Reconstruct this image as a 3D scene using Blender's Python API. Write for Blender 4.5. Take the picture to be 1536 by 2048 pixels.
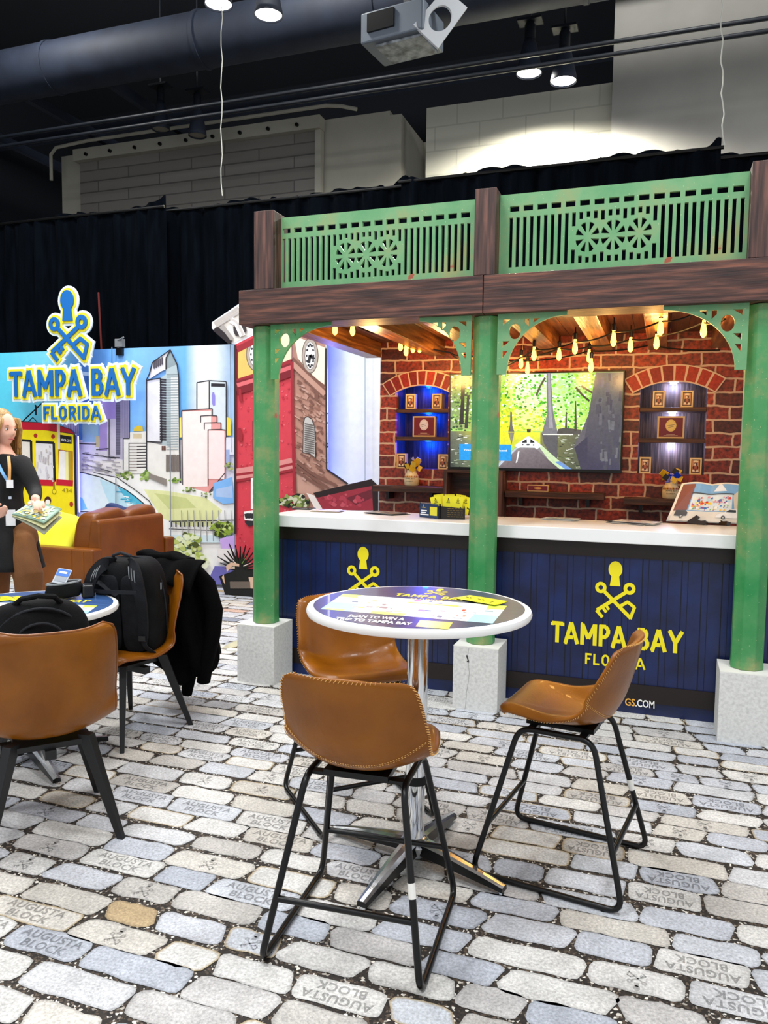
import bpy, bmesh, math, random
from mathutils import Vector, Matrix, Euler
for o in list(bpy.data.objects): bpy.data.objects.remove(o, do_unlink=True)
S = bpy.context.scene
col = S.collection
PI = math.pi
R = math.radians
# ---------------------------------------------------------------- camera
CAM_H = 1.5; YAW = 0.34061; PIT = 0.07844; ROL = 0.01305; FPX = 1563.33
cyw, syw, cpt, spt = math.cos(YAW), math.sin(YAW), math.cos(PIT), math.sin(PIT)
CF = Vector((-syw*cpt, cyw*cpt, -spt)); _r = Vector((cyw, syw, 0)); _u = _r.cross(CF)
CR = _r*math.cos(ROL) + _u*math.sin(ROL); CU = _u*math.cos(ROL) - _r*math.sin(ROL)
CC = Vector((0, 0, CAM_H))
cd = bpy.data.cameras.new('camera'); cam = bpy.data.objects.new('camera', cd); col.objects.link(cam)
m = Matrix((CR, CU, -CF)).transposed().to_4x4(); m.translation = CC; cam.matrix_world = m
cd.sensor_fit = 'VERTICAL'; cd.sensor_height = 24; cd.lens = 24*FPX/2048; cd.clip_start = .05; cd.clip_end = 200
S.camera = cam
def ray(x, y): return CF + CR*((x-768)/FPX) - CU*((y-1024)/FPX)
def Yp(x, y, Y): d = ray(x, y); return CC + d*(Y/d.y)        # photo pixel -> point on the vertical plane y = Y
def Xp(x, y, X): d = ray(x, y); return CC + d*(X/d.x)
def Zp(x, y, z): d = ray(x, y); return CC + d*((z-CAM_H)/d.z)
# ---------------------------------------------------------------- world, exposure
S.view_settings.view_transform = 'Standard'; S.view_settings.look = 'None'
S.view_settings.gamma = 1; S.view_settings.use_curve_mapping = False
S.view_settings.exposure = 0.04
w = bpy.data.worlds.new('world'); S.world = w; w.use_nodes = True
bg = w.node_tree.nodes['Background']; bg.inputs[0].default_value = (.93, .96, 1, 1); bg.inputs[1].default_value = .85
def light(name, kind, loc, energy, color=(1,1,1), size=.3, rot=(0,0,0), size_y=None, spot=None, blend=.5, parent=None):
    l = bpy.data.lights.new(name, kind); l.energy = energy; l.color = color
    if kind == 'AREA':
        l.size = size
        if size_y: l.shape = 'RECTANGLE'; l.size_y = size_y
        else: l.shape = 'DISK'
    else: l.shadow_soft_size = size
    if spot: l.spot_size = R(spot); l.spot_blend = blend
    o = bpy.data.objects.new(name, l); col.objects.link(o); o.location = loc; o.rotation_euler = rot
    return o
# high-bay lamps over and behind the viewer; last two added to brighten the mural
for i, (x, y) in enumerate([(-5.5, 3.2), (-2.2, 2.2), (1.2, 2.6), (-4, -1.2), (0.4, -2), (-7.0, 5.4), (-4.2, 5.6)]):
    light('unseen_hall_light', 'AREA', (x, y, 6.6), 150, (.98, .99, 1), 1.1)
for (x, y, z, e) in ((-8.5, 8.3, 7.9, 300), (-4.5, 8.3, 7.9, 280), (0, 8.6, 7.9, 280), (4.2, 9.5, 7.0, 260)):  # extra unseen point lights added to brighten the far walls and drape tops
    light('unseen_hall_light', 'POINT', (x, y, z), e, (1, .99, .95), .25)
# ---------------------------------------------------------------- materials
def lin(h):
    if not isinstance(h, str): return tuple(h)[:3]
    h = h.lstrip('#'); v = [int(h[i:i+2], 16)/255 for i in (0, 2, 4)]
    return tuple(c/12.92 if c <= .04045 else ((c+.055)/1.055)**2.4 for c in v)
MATS = {}
def nt(name):
    m_ = bpy.data.materials.new(name); m_.use_nodes = True; t = m_.node_tree
    return m_, t, t.nodes, t.links, t.nodes['Principled BSDF']
def mat(name, c, rough=.5, metal=0, c2=None, nscale=6, stretch=(1,1,1), bump=0, bscale=40, spec=.5, coat=0, emis=0, c3=None, detail=6, lo=.35, hi=.65, trans=0, ior=1.45, sheen=0):
    m_, t, N, L, b = nt(name)
    b.inputs['Base Color'].default_value = (*lin(c), 1); b.inputs['Roughness'].default_value = rough
    b.inputs['Metallic'].default_value = metal; b.inputs['Specular IOR Level'].default_value = spec
    b.inputs['Coat Weight'].default_value = coat; b.inputs['Transmission Weight'].default_value = trans; b.inputs['IOR'].default_value = ior
    if sheen: b.inputs['Sheen Weight'].default_value = sheen
    tc = N.new('ShaderNodeTexCoord'); mp = N.new('ShaderNodeMapping'); L.new(tc.outputs['Object'], mp.inputs[0]); mp.inputs['Scale'].default_value = stretch
    if c2:
        n = N.new('ShaderNodeTexNoise'); n.inputs['Scale'].default_value = nscale; n.inputs['Detail'].default_value = detail; L.new(mp.outputs[0], n.inputs['Vector'])
        r = N.new('ShaderNodeValToRGB'); e = r.color_ramp.elements
        e[0].position = lo; e[0].color = (*lin(c), 1); e[1].position = hi; e[1].color = (*lin(c2), 1)
        if c3: k = e.new((lo+hi)/2); k.color = (*lin(c3), 1)
        L.new(n.outputs[0], r.inputs[0]); L.new(r.outputs[0], b.inputs['Base Color'])
        if emis: L.new(r.outputs[0], b.inputs['Emission Color'])
    if emis:
        b.inputs['Emission Strength'].default_value = emis
        if not c2: b.inputs['Emission Color'].default_value = (*lin(c), 1)
    if bump:
        n2 = N.new('ShaderNodeTexNoise'); n2.inputs['Scale'].default_value = bscale; n2.inputs['Detail'].default_value = 4; L.new(mp.outputs[0], n2.inputs['Vector'])
        bp = N.new('ShaderNodeBump'); bp.inputs['Strength'].default_value = bump; bp.inputs['Distance'].default_value = .01
        L.new(n2.outputs[0], bp.inputs['Height']); L.new(bp.outputs[0], b.inputs['Normal'])
    MATS[name] = m_; return m_
def print_mat(name, rough=.45, emis=0, nscale=25, amt=.12, spec=.4):
    """printed or painted colour held in the mesh's own colour attribute, with a slight watercolour grain"""
    m_, t, N, L, b = nt(name)
    a = N.new('ShaderNodeAttribute'); a.attribute_name = 'Col'
    tc = N.new('ShaderNodeTexCoord'); n = N.new('ShaderNodeTexNoise'); n.inputs['Scale'].default_value = nscale; n.inputs['Detail'].default_value = 5
    L.new(tc.outputs['Object'], n.inputs['Vector'])
    mr = N.new('ShaderNodeMapRange'); mr.inputs['From Min'].default_value = .3; mr.inputs['From Max'].default_value = .7
    mr.inputs['To Min'].default_value = 1-amt; mr.inputs['To Max'].default_value = 1+amt*.6; L.new(n.outputs[0], mr.inputs[0])
    vm = N.new('ShaderNodeVectorMath'); vm.operation = 'SCALE'; L.new(a.outputs['Color'], vm.inputs[0]); L.new(mr.outputs[0], vm.inputs['Scale'])
    b.inputs['Roughness'].default_value = rough; b.inputs['Specular IOR Level'].default_value = spec
    if emis:
        b.inputs['Base Color'].default_value = (.01, .01, .01, 1); L.new(vm.outputs[0], b.inputs['Emission Color']); b.inputs['Emission Strength'].default_value = emis
    else: L.new(vm.outputs[0], b.inputs['Base Color'])
    return m_
PRINT = print_mat('printed_mural', nscale=14, amt=.05); PRINTFINE = print_mat('printed_vinyl', .3, amt=.05)
SCREEN = print_mat('screen_picture', .2, emis=1.25, nscale=60, amt=.15)
def wood(name, ca, cb, cc, axis='x', rough=.55, sc=1.0, bump=.3):
    st = {'x': (1.2*sc, 22*sc, 22*sc), 'z': (22*sc, 22*sc, 1.2*sc), 'y': (22*sc, 1.2*sc, 22*sc)}[axis]
    return mat(name, ca, rough, 0, cb, 2.2, st, bump, 3, c3=cc, detail=9, lo=.3, hi=.7)
WOODX = wood('dark_beam_wood_along', '1a0f0e', '80503f', '472c26', 'x')
WOODZ = wood('dark_post_wood_upright', '1f1312', '7c5346', '4b322c', 'z')
JOIST = wood('warm_joist_wood', '3a1f10', '94602c', '6c3f1c', 'y', .35)
BOARD = wood('roof_board_wood', '3c1c10', '7a4522', '5a2f17', 'y', .45)
SHELFW = wood('shelf_wood', '20100b', '6a3e28', '402416', 'x', .5)
NICHEB = wood('niche_plank', '1c1412', '5b463c', '3a2a24', 'z', .6, 1.4)
def green_mat(name, ga, gb):
    m_, t, N, L, b = nt(name)
    tc = N.new('ShaderNodeTexCoord')
    n = N.new('ShaderNodeTexNoise'); n.inputs['Scale'].default_value = 3.2; n.inputs['Detail'].default_value = 8; n.inputs['Roughness'].default_value = .62; L.new(tc.outputs['Object'], n.inputs['Vector'])
    r = N.new('ShaderNodeValToRGB'); e = r.color_ramp.elements
    e[0].position = .3; e[0].color = (*lin(ga), 1); e[1].position = .66; e[1].color = (*lin('8c9560'), 1)
    k = e.new(.52); k.color = (*lin(gb), 1)
    L.new(n.outputs[0], r.inputs[0])
    n2 = N.new('ShaderNodeTexNoise'); n2.inputs['Scale'].default_value = 6.5; n2.inputs['Detail'].default_value = 9; L.new(tc.outputs['Object'], n2.inputs['Vector'])
    r2 = N.new('ShaderNodeValToRGB'); e = r2.color_ramp.elements; e[0].position = .70; e[0].color = (0,0,0,1); e[1].position = .73; e[1].color = (1,1,1,1)
    L.new(n2.outputs[0], r2.inputs[0])
    mx = N.new('ShaderNodeMix'); mx.data_type = 'RGBA'; L.new(r2.outputs[0], mx.inputs[0]); L.new(r.outputs[0], mx.inputs[6]); mx.inputs[7].default_value = (*lin('9a4a30'), 1)
    v = N.new('ShaderNodeTexVoronoi'); v.inputs['Scale'].default_value = 45; L.new(tc.outputs['Object'], v.inputs['Vector'])
    r3 = N.new('ShaderNodeValToRGB'); e = r3.color_ramp.elements; e[0].position = .05; e[0].color = (1,1,1,1); e[1].position = .09; e[1].color = (0,0,0,1)
    L.new(v.outputs['Distance'], r3.inputs[0])
    mx2 = N.new('ShaderNodeMix'); mx2.data_type = 'RGBA'; L.new(r3.outputs[0], mx2.inputs[0]); L.new(mx.outputs[2], mx2.inputs[6]); mx2.inputs[7].default_value = (*lin('c9cf9a'), 1)
    L.new(mx2.outputs[2], b.inputs['Base Color']); b.inputs['Roughness'].default_value = .5
    return m_
GREEN = green_mat('patina_green_paint', '12803f', '4a9056')
GREENL = green_mat('patina_light_green_paint', '4a8f5c', '6b9c6c')
def brick_mat():
    m_, t, N, L, b = nt('red_brick_print')
    tc = N.new('ShaderNodeTexCoord'); sp = N.new('ShaderNodeSeparateXYZ'); L.new(tc.outputs['Object'], sp.inputs[0])
    cb = N.new('ShaderNodeCombineXYZ'); L.new(sp.outputs[0], cb.inputs[0]); L.new(sp.outputs[2], cb.inputs[1])
    n = N.new('ShaderNodeTexNoise'); n.inputs['Scale'].default_value = 7; n.inputs['Detail'].default_value = 3; L.new(cb.outputs[0], n.inputs['Vector'])
    sub = N.new('ShaderNodeVectorMath'); sub.operation = 'SUBTRACT'; L.new(n.outputs['Color'], sub.inputs[0]); sub.inputs[1].default_value = (.5,.5,.5)
    sc = N.new('ShaderNodeVectorMath'); sc.operation = 'SCALE'; sc.inputs['Scale'].default_value = .035; L.new(sub.outputs[0], sc.inputs[0])
    ad = N.new('ShaderNodeVectorMath'); L.new(cb.outputs[0], ad.inputs[0]); L.new(sc.outputs[0], ad.inputs[1])
    br = N.new('ShaderNodeTexBrick'); L.new(ad.outputs[0], br.inputs['Vector']); br.inputs['Scale'].default_value = 1
    br.inputs['Brick Width'].default_value = .235; br.inputs['Row Height'].default_value = .0975; br.inputs['Mortar Size'].default_value = .008; br.inputs['Mortar Smooth'].default_value = .3
    br.inputs['Color1'].default_value = (*lin('8c2c14'), 1); br.inputs['Color2'].default_value = (*lin('3e120c'), 1); br.inputs['Mortar'].default_value = (*lin('c9a98c'), 1); br.inputs['Bias'].default_value = 0
    br.offset = .43; br.squash = .8; br.squash_frequency = 3
    n2 = N.new('ShaderNodeTexNoise'); n2.inputs['Scale'].default_value = 38; n2.inputs['Detail'].default_value = 6; L.new(cb.outputs[0], n2.inputs['Vector'])
    mr = N.new('ShaderNodeMapRange'); mr.inputs['From Min'].default_value = .32; mr.inputs['From Max'].default_value = .68; mr.inputs['To Min'].default_value = .3; mr.inputs['To Max'].default_value = 2.1; L.new(n2.outputs[0], mr.inputs[0])
    vm = N.new('ShaderNodeVectorMath'); vm.operation = 'SCALE'; L.new(br.outputs['Color'], vm.inputs[0]); L.new(mr.outputs[0], vm.inputs['Scale'])
    mx = N.new('ShaderNodeMix'); mx.data_type = 'RGBA'; L.new(br.outputs['Fac'], mx.inputs[0]); L.new(vm.outputs[0], mx.inputs[6]); L.new(br.outputs['Color'], mx.inputs[7])
    L.new(mx.outputs[2], b.inputs['Base Color']); b.inputs['Roughness'].default_value = .5
    return m_
BRICK = brick_mat()
LEATHER = mat('tan_leather', '744003', .34, 0, '8a5005', 5, bump=.08, bscale=90, coat=.08, spec=.35)
LEATHERD = mat('sofa_leather', '6c3805', .36, 0, '804609', 4, bump=.1, bscale=60)
THREAD = mat('stitch_thread', 'd8a45c', .6)
BLACKM = mat('black_steel', '0b0b0c', .3, .2)
BLACKW = mat('black_painted_wood', '101113', .45)
CHROME = mat('chrome', 'e8eaec', .08, 1)
ALU = mat('polished_aluminium', 'b8babd', .22, 1)
WHITE = mat('white_laminate', 'f2f2ef', .35)
QUARTZ = mat('white_quartz', 'eeeeec', .25, 0, 'c9c6c0', 1.6, (1, 1, 1), c3='efefed', detail=10, lo=.2, hi=.9)
CONC = mat('speckled_white_concrete', 'dcdcd8', .7, 0, 'c2c2be', 60, bump=.15, bscale=120, lo=.4, hi=.75)
TRIM = mat('black_trim_laminate', '1b1210', .4)
RUBBER = mat('black_rubber', '0a0a0a', .8)
WHITEP = mat('white_paint', 'e9e7e0', .5)
FABRICB = mat('black_nylon_fabric', '050506', .8, 0, '0d0e10', 12, bump=.25, bscale=260, spec=.2)
FABRICG = mat('charcoal_webbing', '222428', .7, spec=.2, bump=.2, bscale=300)
COATM = mat('black_wool_cloth', '030304', .95, 0, '070708', 8, bump=.2, bscale=200, spec=.08)
GREYP = mat('grey_plastic', '777b7e', .4)
YELLOW = mat('yellow_print', 'f2e21a', .45)
# ---------------------------------------------------------------- mesh building
class MB:
    def __init__(s): s.v = []; s.f = []; s.mi = []; s.c = []; s.hc = False
    def add(s, vs, fs, mi=0, c=None):
        k = len(s.v); s.v += [Vector(p) for p in vs]
        for i, f in enumerate(fs):
            s.f.append([k+j for j in f]); s.mi.append(mi); s.c.append(c)
        if c is not None: s.hc = True
        return s
    def boxx(s, x0, x1, y0, y1, z0, z1, mi=0, c=None, M=None):
        vs = [Vector((x, y, z)) for z in (z0, z1) for y in (y0, y1) for x in (x0, x1)]
        if M: vs = [M @ v for v in vs]
        return s.add(vs, [(0,2,3,1),(4,5,7,6),(0,1,5,4),(1,3,7,5),(3,2,6,7),(2,0,4,6)], mi, c)
    def box(s, ctr, size, mi=0, c=None, rot=None):
        M = Matrix.Translation(ctr)
        if rot is not None: M = M @ Euler(rot).to_matrix().to_4x4()
        a, b_, d = [q/2 for q in size]
        return s.boxx(-a, a, -b_, b_, -d, d, mi, c, M)
    def rings(s, rs, close=True, cap=True, mi=0, c=None):
        n = len(rs[0]); vs = [p for r_ in rs for p in r_]; fs = []
        for i in range(len(rs)-1):
            for j in range(n if close else n-1):
                a = i*n+j; b_ = i*n+(j+1) % n
                fs.append((a, b_, b_+n, a+n))
        if cap: fs.append(tuple(range(n))[::-1]); fs.append(tuple((len(rs)-1)*n+j for j in range(n)))
        return s.add(vs, fs, mi, c)
    def cyl(s, p, q, r0, r1=None, n=16, mi=0, c=None, cap=True):
        return s.tube([p, q], [r0, r0 if r1 is None else r1], n, mi, c, cap)
    def tube(s, pts, r, n=10, mi=0, c=None, cap=True, closed=False, flat=1, up=None):
        pts = [Vector(p) for p in pts]; m_ = len(pts); rs = r if isinstance(r, (list, tuple)) else [r]*m_
        out = []; ref = Vector(up) if up else None
        for i, p in enumerate(pts):
            a = pts[i-1] if (i > 0 or closed) else p; b_ = pts[(i+1) % m_] if (i < m_-1 or closed) else p
            d = (b_-a).normalized()
            if ref is None: ref = Vector((0,0,1)) if abs(d.z) < .9 else Vector((1,0,0))
            u = (ref - d*ref.dot(d))
            if u.length < 1e-5: u = d.orthogonal()
            u.normalize(); w_ = d.cross(u)
            if not up: ref = u
            out.append([p + (u*math.cos(2*PI*k/n)*flat + w_*math.sin(2*PI*k/n))*rs[i] for k in range(n)])
        if closed: out.append(out[0]); cap = False
        return s.rings(out, True, cap, mi, c)
    def lathe(s, prof, ctr=(0,0,0), n=32, mi=0, c=None, sx=1, sy=1, ph=0):
        C_ = Vector(ctr)
        return s.rings([[C_+Vector((r_*sx*math.cos(2*PI*k/n+ph), r_*sy*math.sin(2*PI*k/n+ph), z)) for k in range(n)] for r_, z in prof], True, True, mi, c)
    def superell(s, ctr, size, e1=.5, e2=.5, nu=28, nv=16, mi=0, c=None, M=None, fn=None):
        def sg(v, e): return math.copysign(abs(v)**e, v)
        rs = []
        for i in range(nv+1):
            ph = -PI/2 + PI*i/nv; rr = []
            for j in range(nu):
                th = 2*PI*j/nu
                cp = max(1e-3, math.cos(ph))
                p = Vector((size[0]/2*sg(cp, e1)*sg(math.cos(th), e2), size[1]/2*sg(cp, e1)*sg(math.sin(th), e2), size[2]/2*sg(math.sin(ph), e1)))
                if fn: p = fn(p)
                if M: p = M @ p
                rr.append(p + Vector(ctr))
            rs.append(rr)
        return s.rings(rs, True, True, mi, c)
    def grid(s, fn, nu, nv, mi=0, c=None):
        vs = [fn(i/nu, j/nv) for j in range(nv+1) for i in range(nu+1)]
        return s.add(vs, [(j*(nu+1)+i, j*(nu+1)+i+1, (j+1)*(nu+1)+i+1, (j+1)*(nu+1)+i) for j in range(nv) for i in range(nu)], mi, c)
    def merge(s, o, M=None, c=None):
        vs = [M @ v for v in o.v] if M else o.v
        k = len(s.v); s.v += [Vector(v) for v in vs]
        for f, mi, cc in zip(o.f, o.mi, o.c): s.f.append([k+j for j in f]); s.mi.append(mi); s.c.append(c if c is not None else cc)
        if c is not None or o.hc: s.hc = True
        return s
    def build(s, name, mats, parent=None, smooth=False, bevel=0, bseg=2, sub=0, solid=0, local=False, auto=40, tri=False):
        me = bpy.data.meshes.new(name)
        vs = s.v
        if parent is not None and not local:
            rt = parent
            while rt.parent: rt = rt.parent
            Mi = (Matrix.Translation(rt.location) @ rt.rotation_euler.to_matrix().to_4x4()).inverted(); vs = [Mi @ v for v in vs]
        me.from_pydata([tuple(v) for v in vs], [], s.f)
        for m_ in (mats if isinstance(mats, (list, tuple)) else [mats]): me.materials.append(m_)
        me.polygons.foreach_set('material_index', s.mi)
        if s.hc:
            ca = me.color_attributes.new('Col', 'FLOAT_COLOR', 'CORNER'); dat = []
            for f, c in zip(s.f, s.c):
                if c is None: c = (.5,.5,.5)
                if isinstance(c, str): q = (*lin(c), 1); dat += list(q)*len(f)
                elif isinstance(c[0], (tuple, list, str)):
                    for cc in c: dat += [*lin(cc), 1]
                else: dat += [*c[:3], 1]*len(f)
            ca.data.foreach_set('color', dat)
        bm = bmesh.new(); bm.from_mesh(me); bmesh.ops.recalc_face_normals(bm, faces=bm.faces) if not s.hc else None
        bm.to_mesh(me); bm.free()
        if smooth:
            me.polygons.foreach_set('use_smooth', [True]*len(me.polygons))
            if auto: me.set_sharp_from_angle(angle=R(auto))
        me.update()
        o = bpy.data.objects.new(name, me); col.objects.link(o)
        if parent is not None: o.parent = parent
        if solid: q = o.modifiers.new('thickness', 'SOLIDIFY'); q.thickness = solid; q.offset = 0
        if bevel: q = o.modifiers.new('bevel', 'BEVEL'); q.width = bevel; q.segments = bseg; q.limit_method = 'ANGLE'; q.angle_limit = R(40)
        if sub: q = o.modifiers.new('sub', 'SUBSURF'); q.levels = sub; q.render_levels = sub
        return o
def tag(o, label=None, cat=None, group=None, kind=None):
    if label: o['label'] = label
    if cat: o['category'] = cat
    if group: o['group'] = group
    if kind: o['kind'] = kind
    return o
def thing(name, label, cat, loc=(0,0,0), rotz=0, group=None, kind=None):
    o = bpy.data.objects.new(name, None); o.empty_display_size = .05; col.objects.link(o); o.location = loc; o.rotation_euler = (0,0,rotz)
    return tag(o, label, cat, group, kind)
def struct(o, label=None): o['kind'] = 'structure'; 
def copy_tree(o, parent=None):
    c = o.copy(); col.objects.link(c); c.parent = parent
    for ch in [q for q in o.children]: copy_tree(ch, c)
    return c
# 2D outlines with holes -> mesh (through a filled curve)
def flat2d(outlines, thick, bevel=0):
    cu = bpy.data.curves.new('tmp', 'CURVE'); cu.dimensions = '2D'; cu.fill_mode = 'BOTH'; cu.extrude = thick/2; cu.bevel_depth = bevel
    for pts in outlines:
        sp = cu.splines.new('POLY'); sp.points.add(len(pts)-1)
        for q, p in zip(sp.points, pts): q.co = (p[0], p[1], 0, 1)
        sp.use_cyclic_u = True
    o = bpy.data.objects.new('tmp', cu); me = bpy.data.meshes.new_from_object(o)
    mb = MB(); mb.add([v.co.copy() for v in me.vertices], [tuple(p.vertices) for p in me.polygons])
    bpy.data.objects.remove(o); bpy.data.curves.remove(cu); bpy.data.meshes.remove(me)
    return mb
def text_mb(s, size=1, ext=0, align='CENTER', spacing=1, bold=0):
    cu = bpy.data.curves.new('tmp', 'FONT'); cu.body = s; cu.size = size; cu.extrude = ext; cu.align_x = align; cu.space_character = spacing; cu.resolution_u = 3; cu.offset = bold
    o = bpy.data.objects.new('tmp', cu); me = bpy.data.meshes.new_from_object(o)
    mb = MB(); mb.add([v.co.copy() for v in me.vertices], [tuple(p.vertices) for p in me.polygons])
    bpy.data.objects.remove(o); bpy.data.curves.remove(cu); bpy.data.meshes.remove(me)
    return mb
def basis(o, ex, ey):
    """matrix taking local x,y to the world vectors ex,ey, local z to their normal"""
    ex = Vector(ex); ey = Vector(ey); ez = ex.cross(ey)
    if ez.length > 0: ez.normalize()
    M = Matrix((ex, ey, ez)).transposed().to_4x4(); M.translation = Vector(o); return M
XZ = lambda x, y, z: basis((x, y, z), (1,0,0), (0,0,1))
def circ(cx, cy, rx, ry=None, n=24, a0=0, a1=360):
    ry = rx if ry is None else ry; full = abs(a1-a0) >= 360; k = n if full else n+1
    return [(cx+rx*math.cos(R(a0+(a1-a0)*i/n)), cy+ry*math.sin(R(a0+(a1-a0)*i/n))) for i in range(k)]
# flat artwork: polygons given in photo pixels, laid on one real plane
def art(mb, P, items, off0=0, step=.00012, T=None):
    T = T or (lambda p: p)
    k = off0
    for it in items:
        if it[0] == 'l':       # line: colour, width px, points
            _, c, wd, pts = it; pts = [T(p) for p in pts]
            for a, b_ in zip(pts[:-1], pts[1:]):
                dx, dy = b_[0]-a[0], b_[1]-a[1]; L_ = math.hypot(dx, dy) or 1; nx, ny = -dy/L_*wd/2, dx/L_*wd/2
                mb.add([P(a[0]+nx, a[1]+ny, k), P(b_[0]+nx, b_[1]+ny, k), P(b_[0]-nx, b_[1]-ny, k), P(a[0]-nx, a[1]-ny, k)], [(0,1,2,3)], 0, c)
        elif it[0] == 'g':     # quad with a colour at each corner
            pts = [T((p[0], p[1])) for p in it[1]]
            mb.add([P(x, y, k) for x, y in pts], [tuple(range(len(pts)))], 0, [p[2] for p in it[1]])
        elif it[0] == 'o':     # ellipse
            _, c, cx, cy, rx, ry = it[:6]; pts = [T(p) for p in circ(cx, cy, rx, ry, 20)]
            mb.add([P(x, y, k) for x, y in pts], [tuple(range(len(pts)))], 0, c)
        else:
            pts = [T(p) for p in it[1]]
            mb.add([P(x, y, k) for x, y in pts], [tuple(range(len(pts)))], 0, it[0])
        k += step
    return k
def planeY(Y): return lambda x, y, k: Yp(x, y, Y-k)
def crop(ox, oy, sc): return lambda p: (ox+p[0]/sc, oy+p[1]/sc)
def blobs(rng, c, cx, cy, rx, ry, n, r0, r1):
    """a loose clump of brush dabs"""
    out = []
    for i in range(n):
        a = rng.uniform(0, 2*PI); d = math.sqrt(rng.random()); x = cx+rx*d*math.cos(a); y = cy+ry*d*math.sin(a); r_ = rng.uniform(r0, r1)
        out.append((rng.choice(c), [(x+r_*rng.uniform(.6, 1.2)*math.cos(2*PI*j/7), y+r_*rng.uniform(.5, 1.1)*math.sin(2*PI*j/7)) for j in range(7)]))
    return out
# ---------------------------------------------------------------- the keys emblem and the slab-letter wordmark (strokes, so that outlines can be grown)
def seg(a, b_, t, ext=0):
    a = Vector((a[0], a[1], 0)); b_ = Vector((b_[0], b_[1], 0)); d = (b_-a).normalized(); n = Vector((-d.y, d.x, 0))*t/2; a = a-d*ext; b_ = b_+d*ext
    return [a+n, b_+n, b_-n, a-n]
GL = {
 'T': (.62, [[(0,.91),(.62,.91)], [(.31,.95),(.31,.0)], [(.03,.95),(.03,.8)], [(.59,.95),(.59,.8)]]),
 'A': (.74, [[(.02,.0),(.33,1)], [(.33,1),(.70,.0)], [(.2,.30),(.46,.30)], [(-.02,.04),(.12,.04)]]),
 'M': (.86, [[(.08,.0),(.08,1)], [(.08,.97),(.42,.3)], [(.42,.3),(.76,.97)], [(.78,1),(.78,.0)], [(.0,.96),(.1,.96)]]),
 'P': (.6, [[(.1,.0),(.1,1)], [(.02,.93),(.38,.93)], [(.36,.93),(.5,.78)], [(.5,.8),(.5,.6)], [(.5,.62),(.36,.44)], [(.4,.44),(.2,.44)]]),
 'B': (.64, [[(.1,.0),(.1,1)], [(.02,.93),(.38,.93)], [(.37,.93),(.48,.8)], [(.48,.82),(.48,.66)], [(.48,.68),(.4,.54)], [(.42,.53),(.1,.53)], [(.42,.53),(.54,.38)], [(.54,.4),(.54,.2)], [(.54,.22),(.42,.08)], [(.44,.08),(.02,.08)]]),
 'Y': (.68, [[(.02,1),(.34,.46)], [(.68,1),(.34,.46)], [(.34,.5),(.34,.0)], [(-.02,.95),(.12,.95)]]),
 'F': (.5, [[(.08,.0),(.08,1)], [(.02,.92),(.5,.92)], [(.16,.52),(.4,.52)]]),
 'L': (.5, [[(.08,.0),(.08,1)], [(.05,.08),(.48,.08)]]),
 'O': (.66, [[(.1,.25),(.1,.75)], [(.1,.73),(.24,.94)], [(.22,.93),(.4,.93)], [(.38,.94),(.54,.73)], [(.54,.75),(.54,.25)], [(.54,.27),(.38,.06)], [(.4,.07),(.22,.07)], [(.24,.06),(.1,.27)]]),
 'R': (.6, [[(.1,.0),(.1,1)], [(.02,.93),(.38,.93)], [(.36,.93),(.5,.78)], [(.5,.8),(.5,.64)], [(.5,.66),(.36,.48)], [(.4,.48),(.2,.48)], [(.3,.46),(.54,.0)]]),
 'I': (.2, [[(.1,.0),(.1,1)]]),
 'D': (.62, [[(.1,.0),(.1,1)], [(.02,.92),(.36,.92)], [(.34,.93),(.52,.7)], [(.52,.73),(.52,.27)], [(.52,.3),(.34,.07)], [(.36,.08),(.02,.08)]]),
 ' ': (.32, [])}
def word_quads(s, x0, y0, h, width, t=.17, grow=0):
    """letters fitted between x0 and x0+width, cap height h"""
    gap = .14; tot = sum(GL[ch][0] for ch in s) + gap*(len(s)-1); kx = width/tot; x = x0; q = []
    for ch in s:
        for a, b_ in GL[ch][1]:
            q.append(seg((x+a[0]*kx, y0+a[1]*h), (x+b_[0]*kx, y0+b_[1]*h), t*h+2*grow, grow))
        x += (GL[ch][0]+gap)*kx
    return q
def ring_quads(cx, cy, r0, r1, n=20):
    a = circ(cx, cy, r0, n=n); b_ = circ(cx, cy, r1, n=n)
    return [[Vector((*a[i], 0)), Vector((*b_[i], 0)), Vector((*b_[(i+1) % n], 0)), Vector((*a[(i+1) % n], 0))] for i in range(n)]
def keys_quads(grow=0):
    """keyhole above two crossed keys, origin at the middle, about 380 units wide and 520 high"""
    g = grow; q = []
    q.append([Vector((x, y, 0)) for x, y in circ(-19, 685, 60+g, 72+g)])
    q.append([Vector((x, y, 0)) for x, y in [(-48-g, 650), (12+g, 650), (28+g*1.3, 540-g), (-63-g*1.3, 540-g)]])
    q += ring_quads(-140, 520, 0 if g > 14 else 20-g, 50+g); q += ring_quads(108, 525, 0 if g > 14 else 20-g, 52+g)
    q.append(seg((-105, 485), (128, 268), 32+2*g, g)); q.append(seg((75, 490), (-168, 318), 32+2*g, g))
    q.append(seg((-172, 318), (-116, 258), 30+2*g, g)); q.append(seg((-118, 345), (-84, 305), 26+2*g, g)); q.append(seg((-92, 370), (-62, 330), 24+2*g, g))
    for a, b_ in [((30, 365), (100, 412)), ((95, 410), (158, 365)), ((158, 370), (122, 262))]: q.append(seg(a, b_, 28+2*g, g))
    return q
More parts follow.
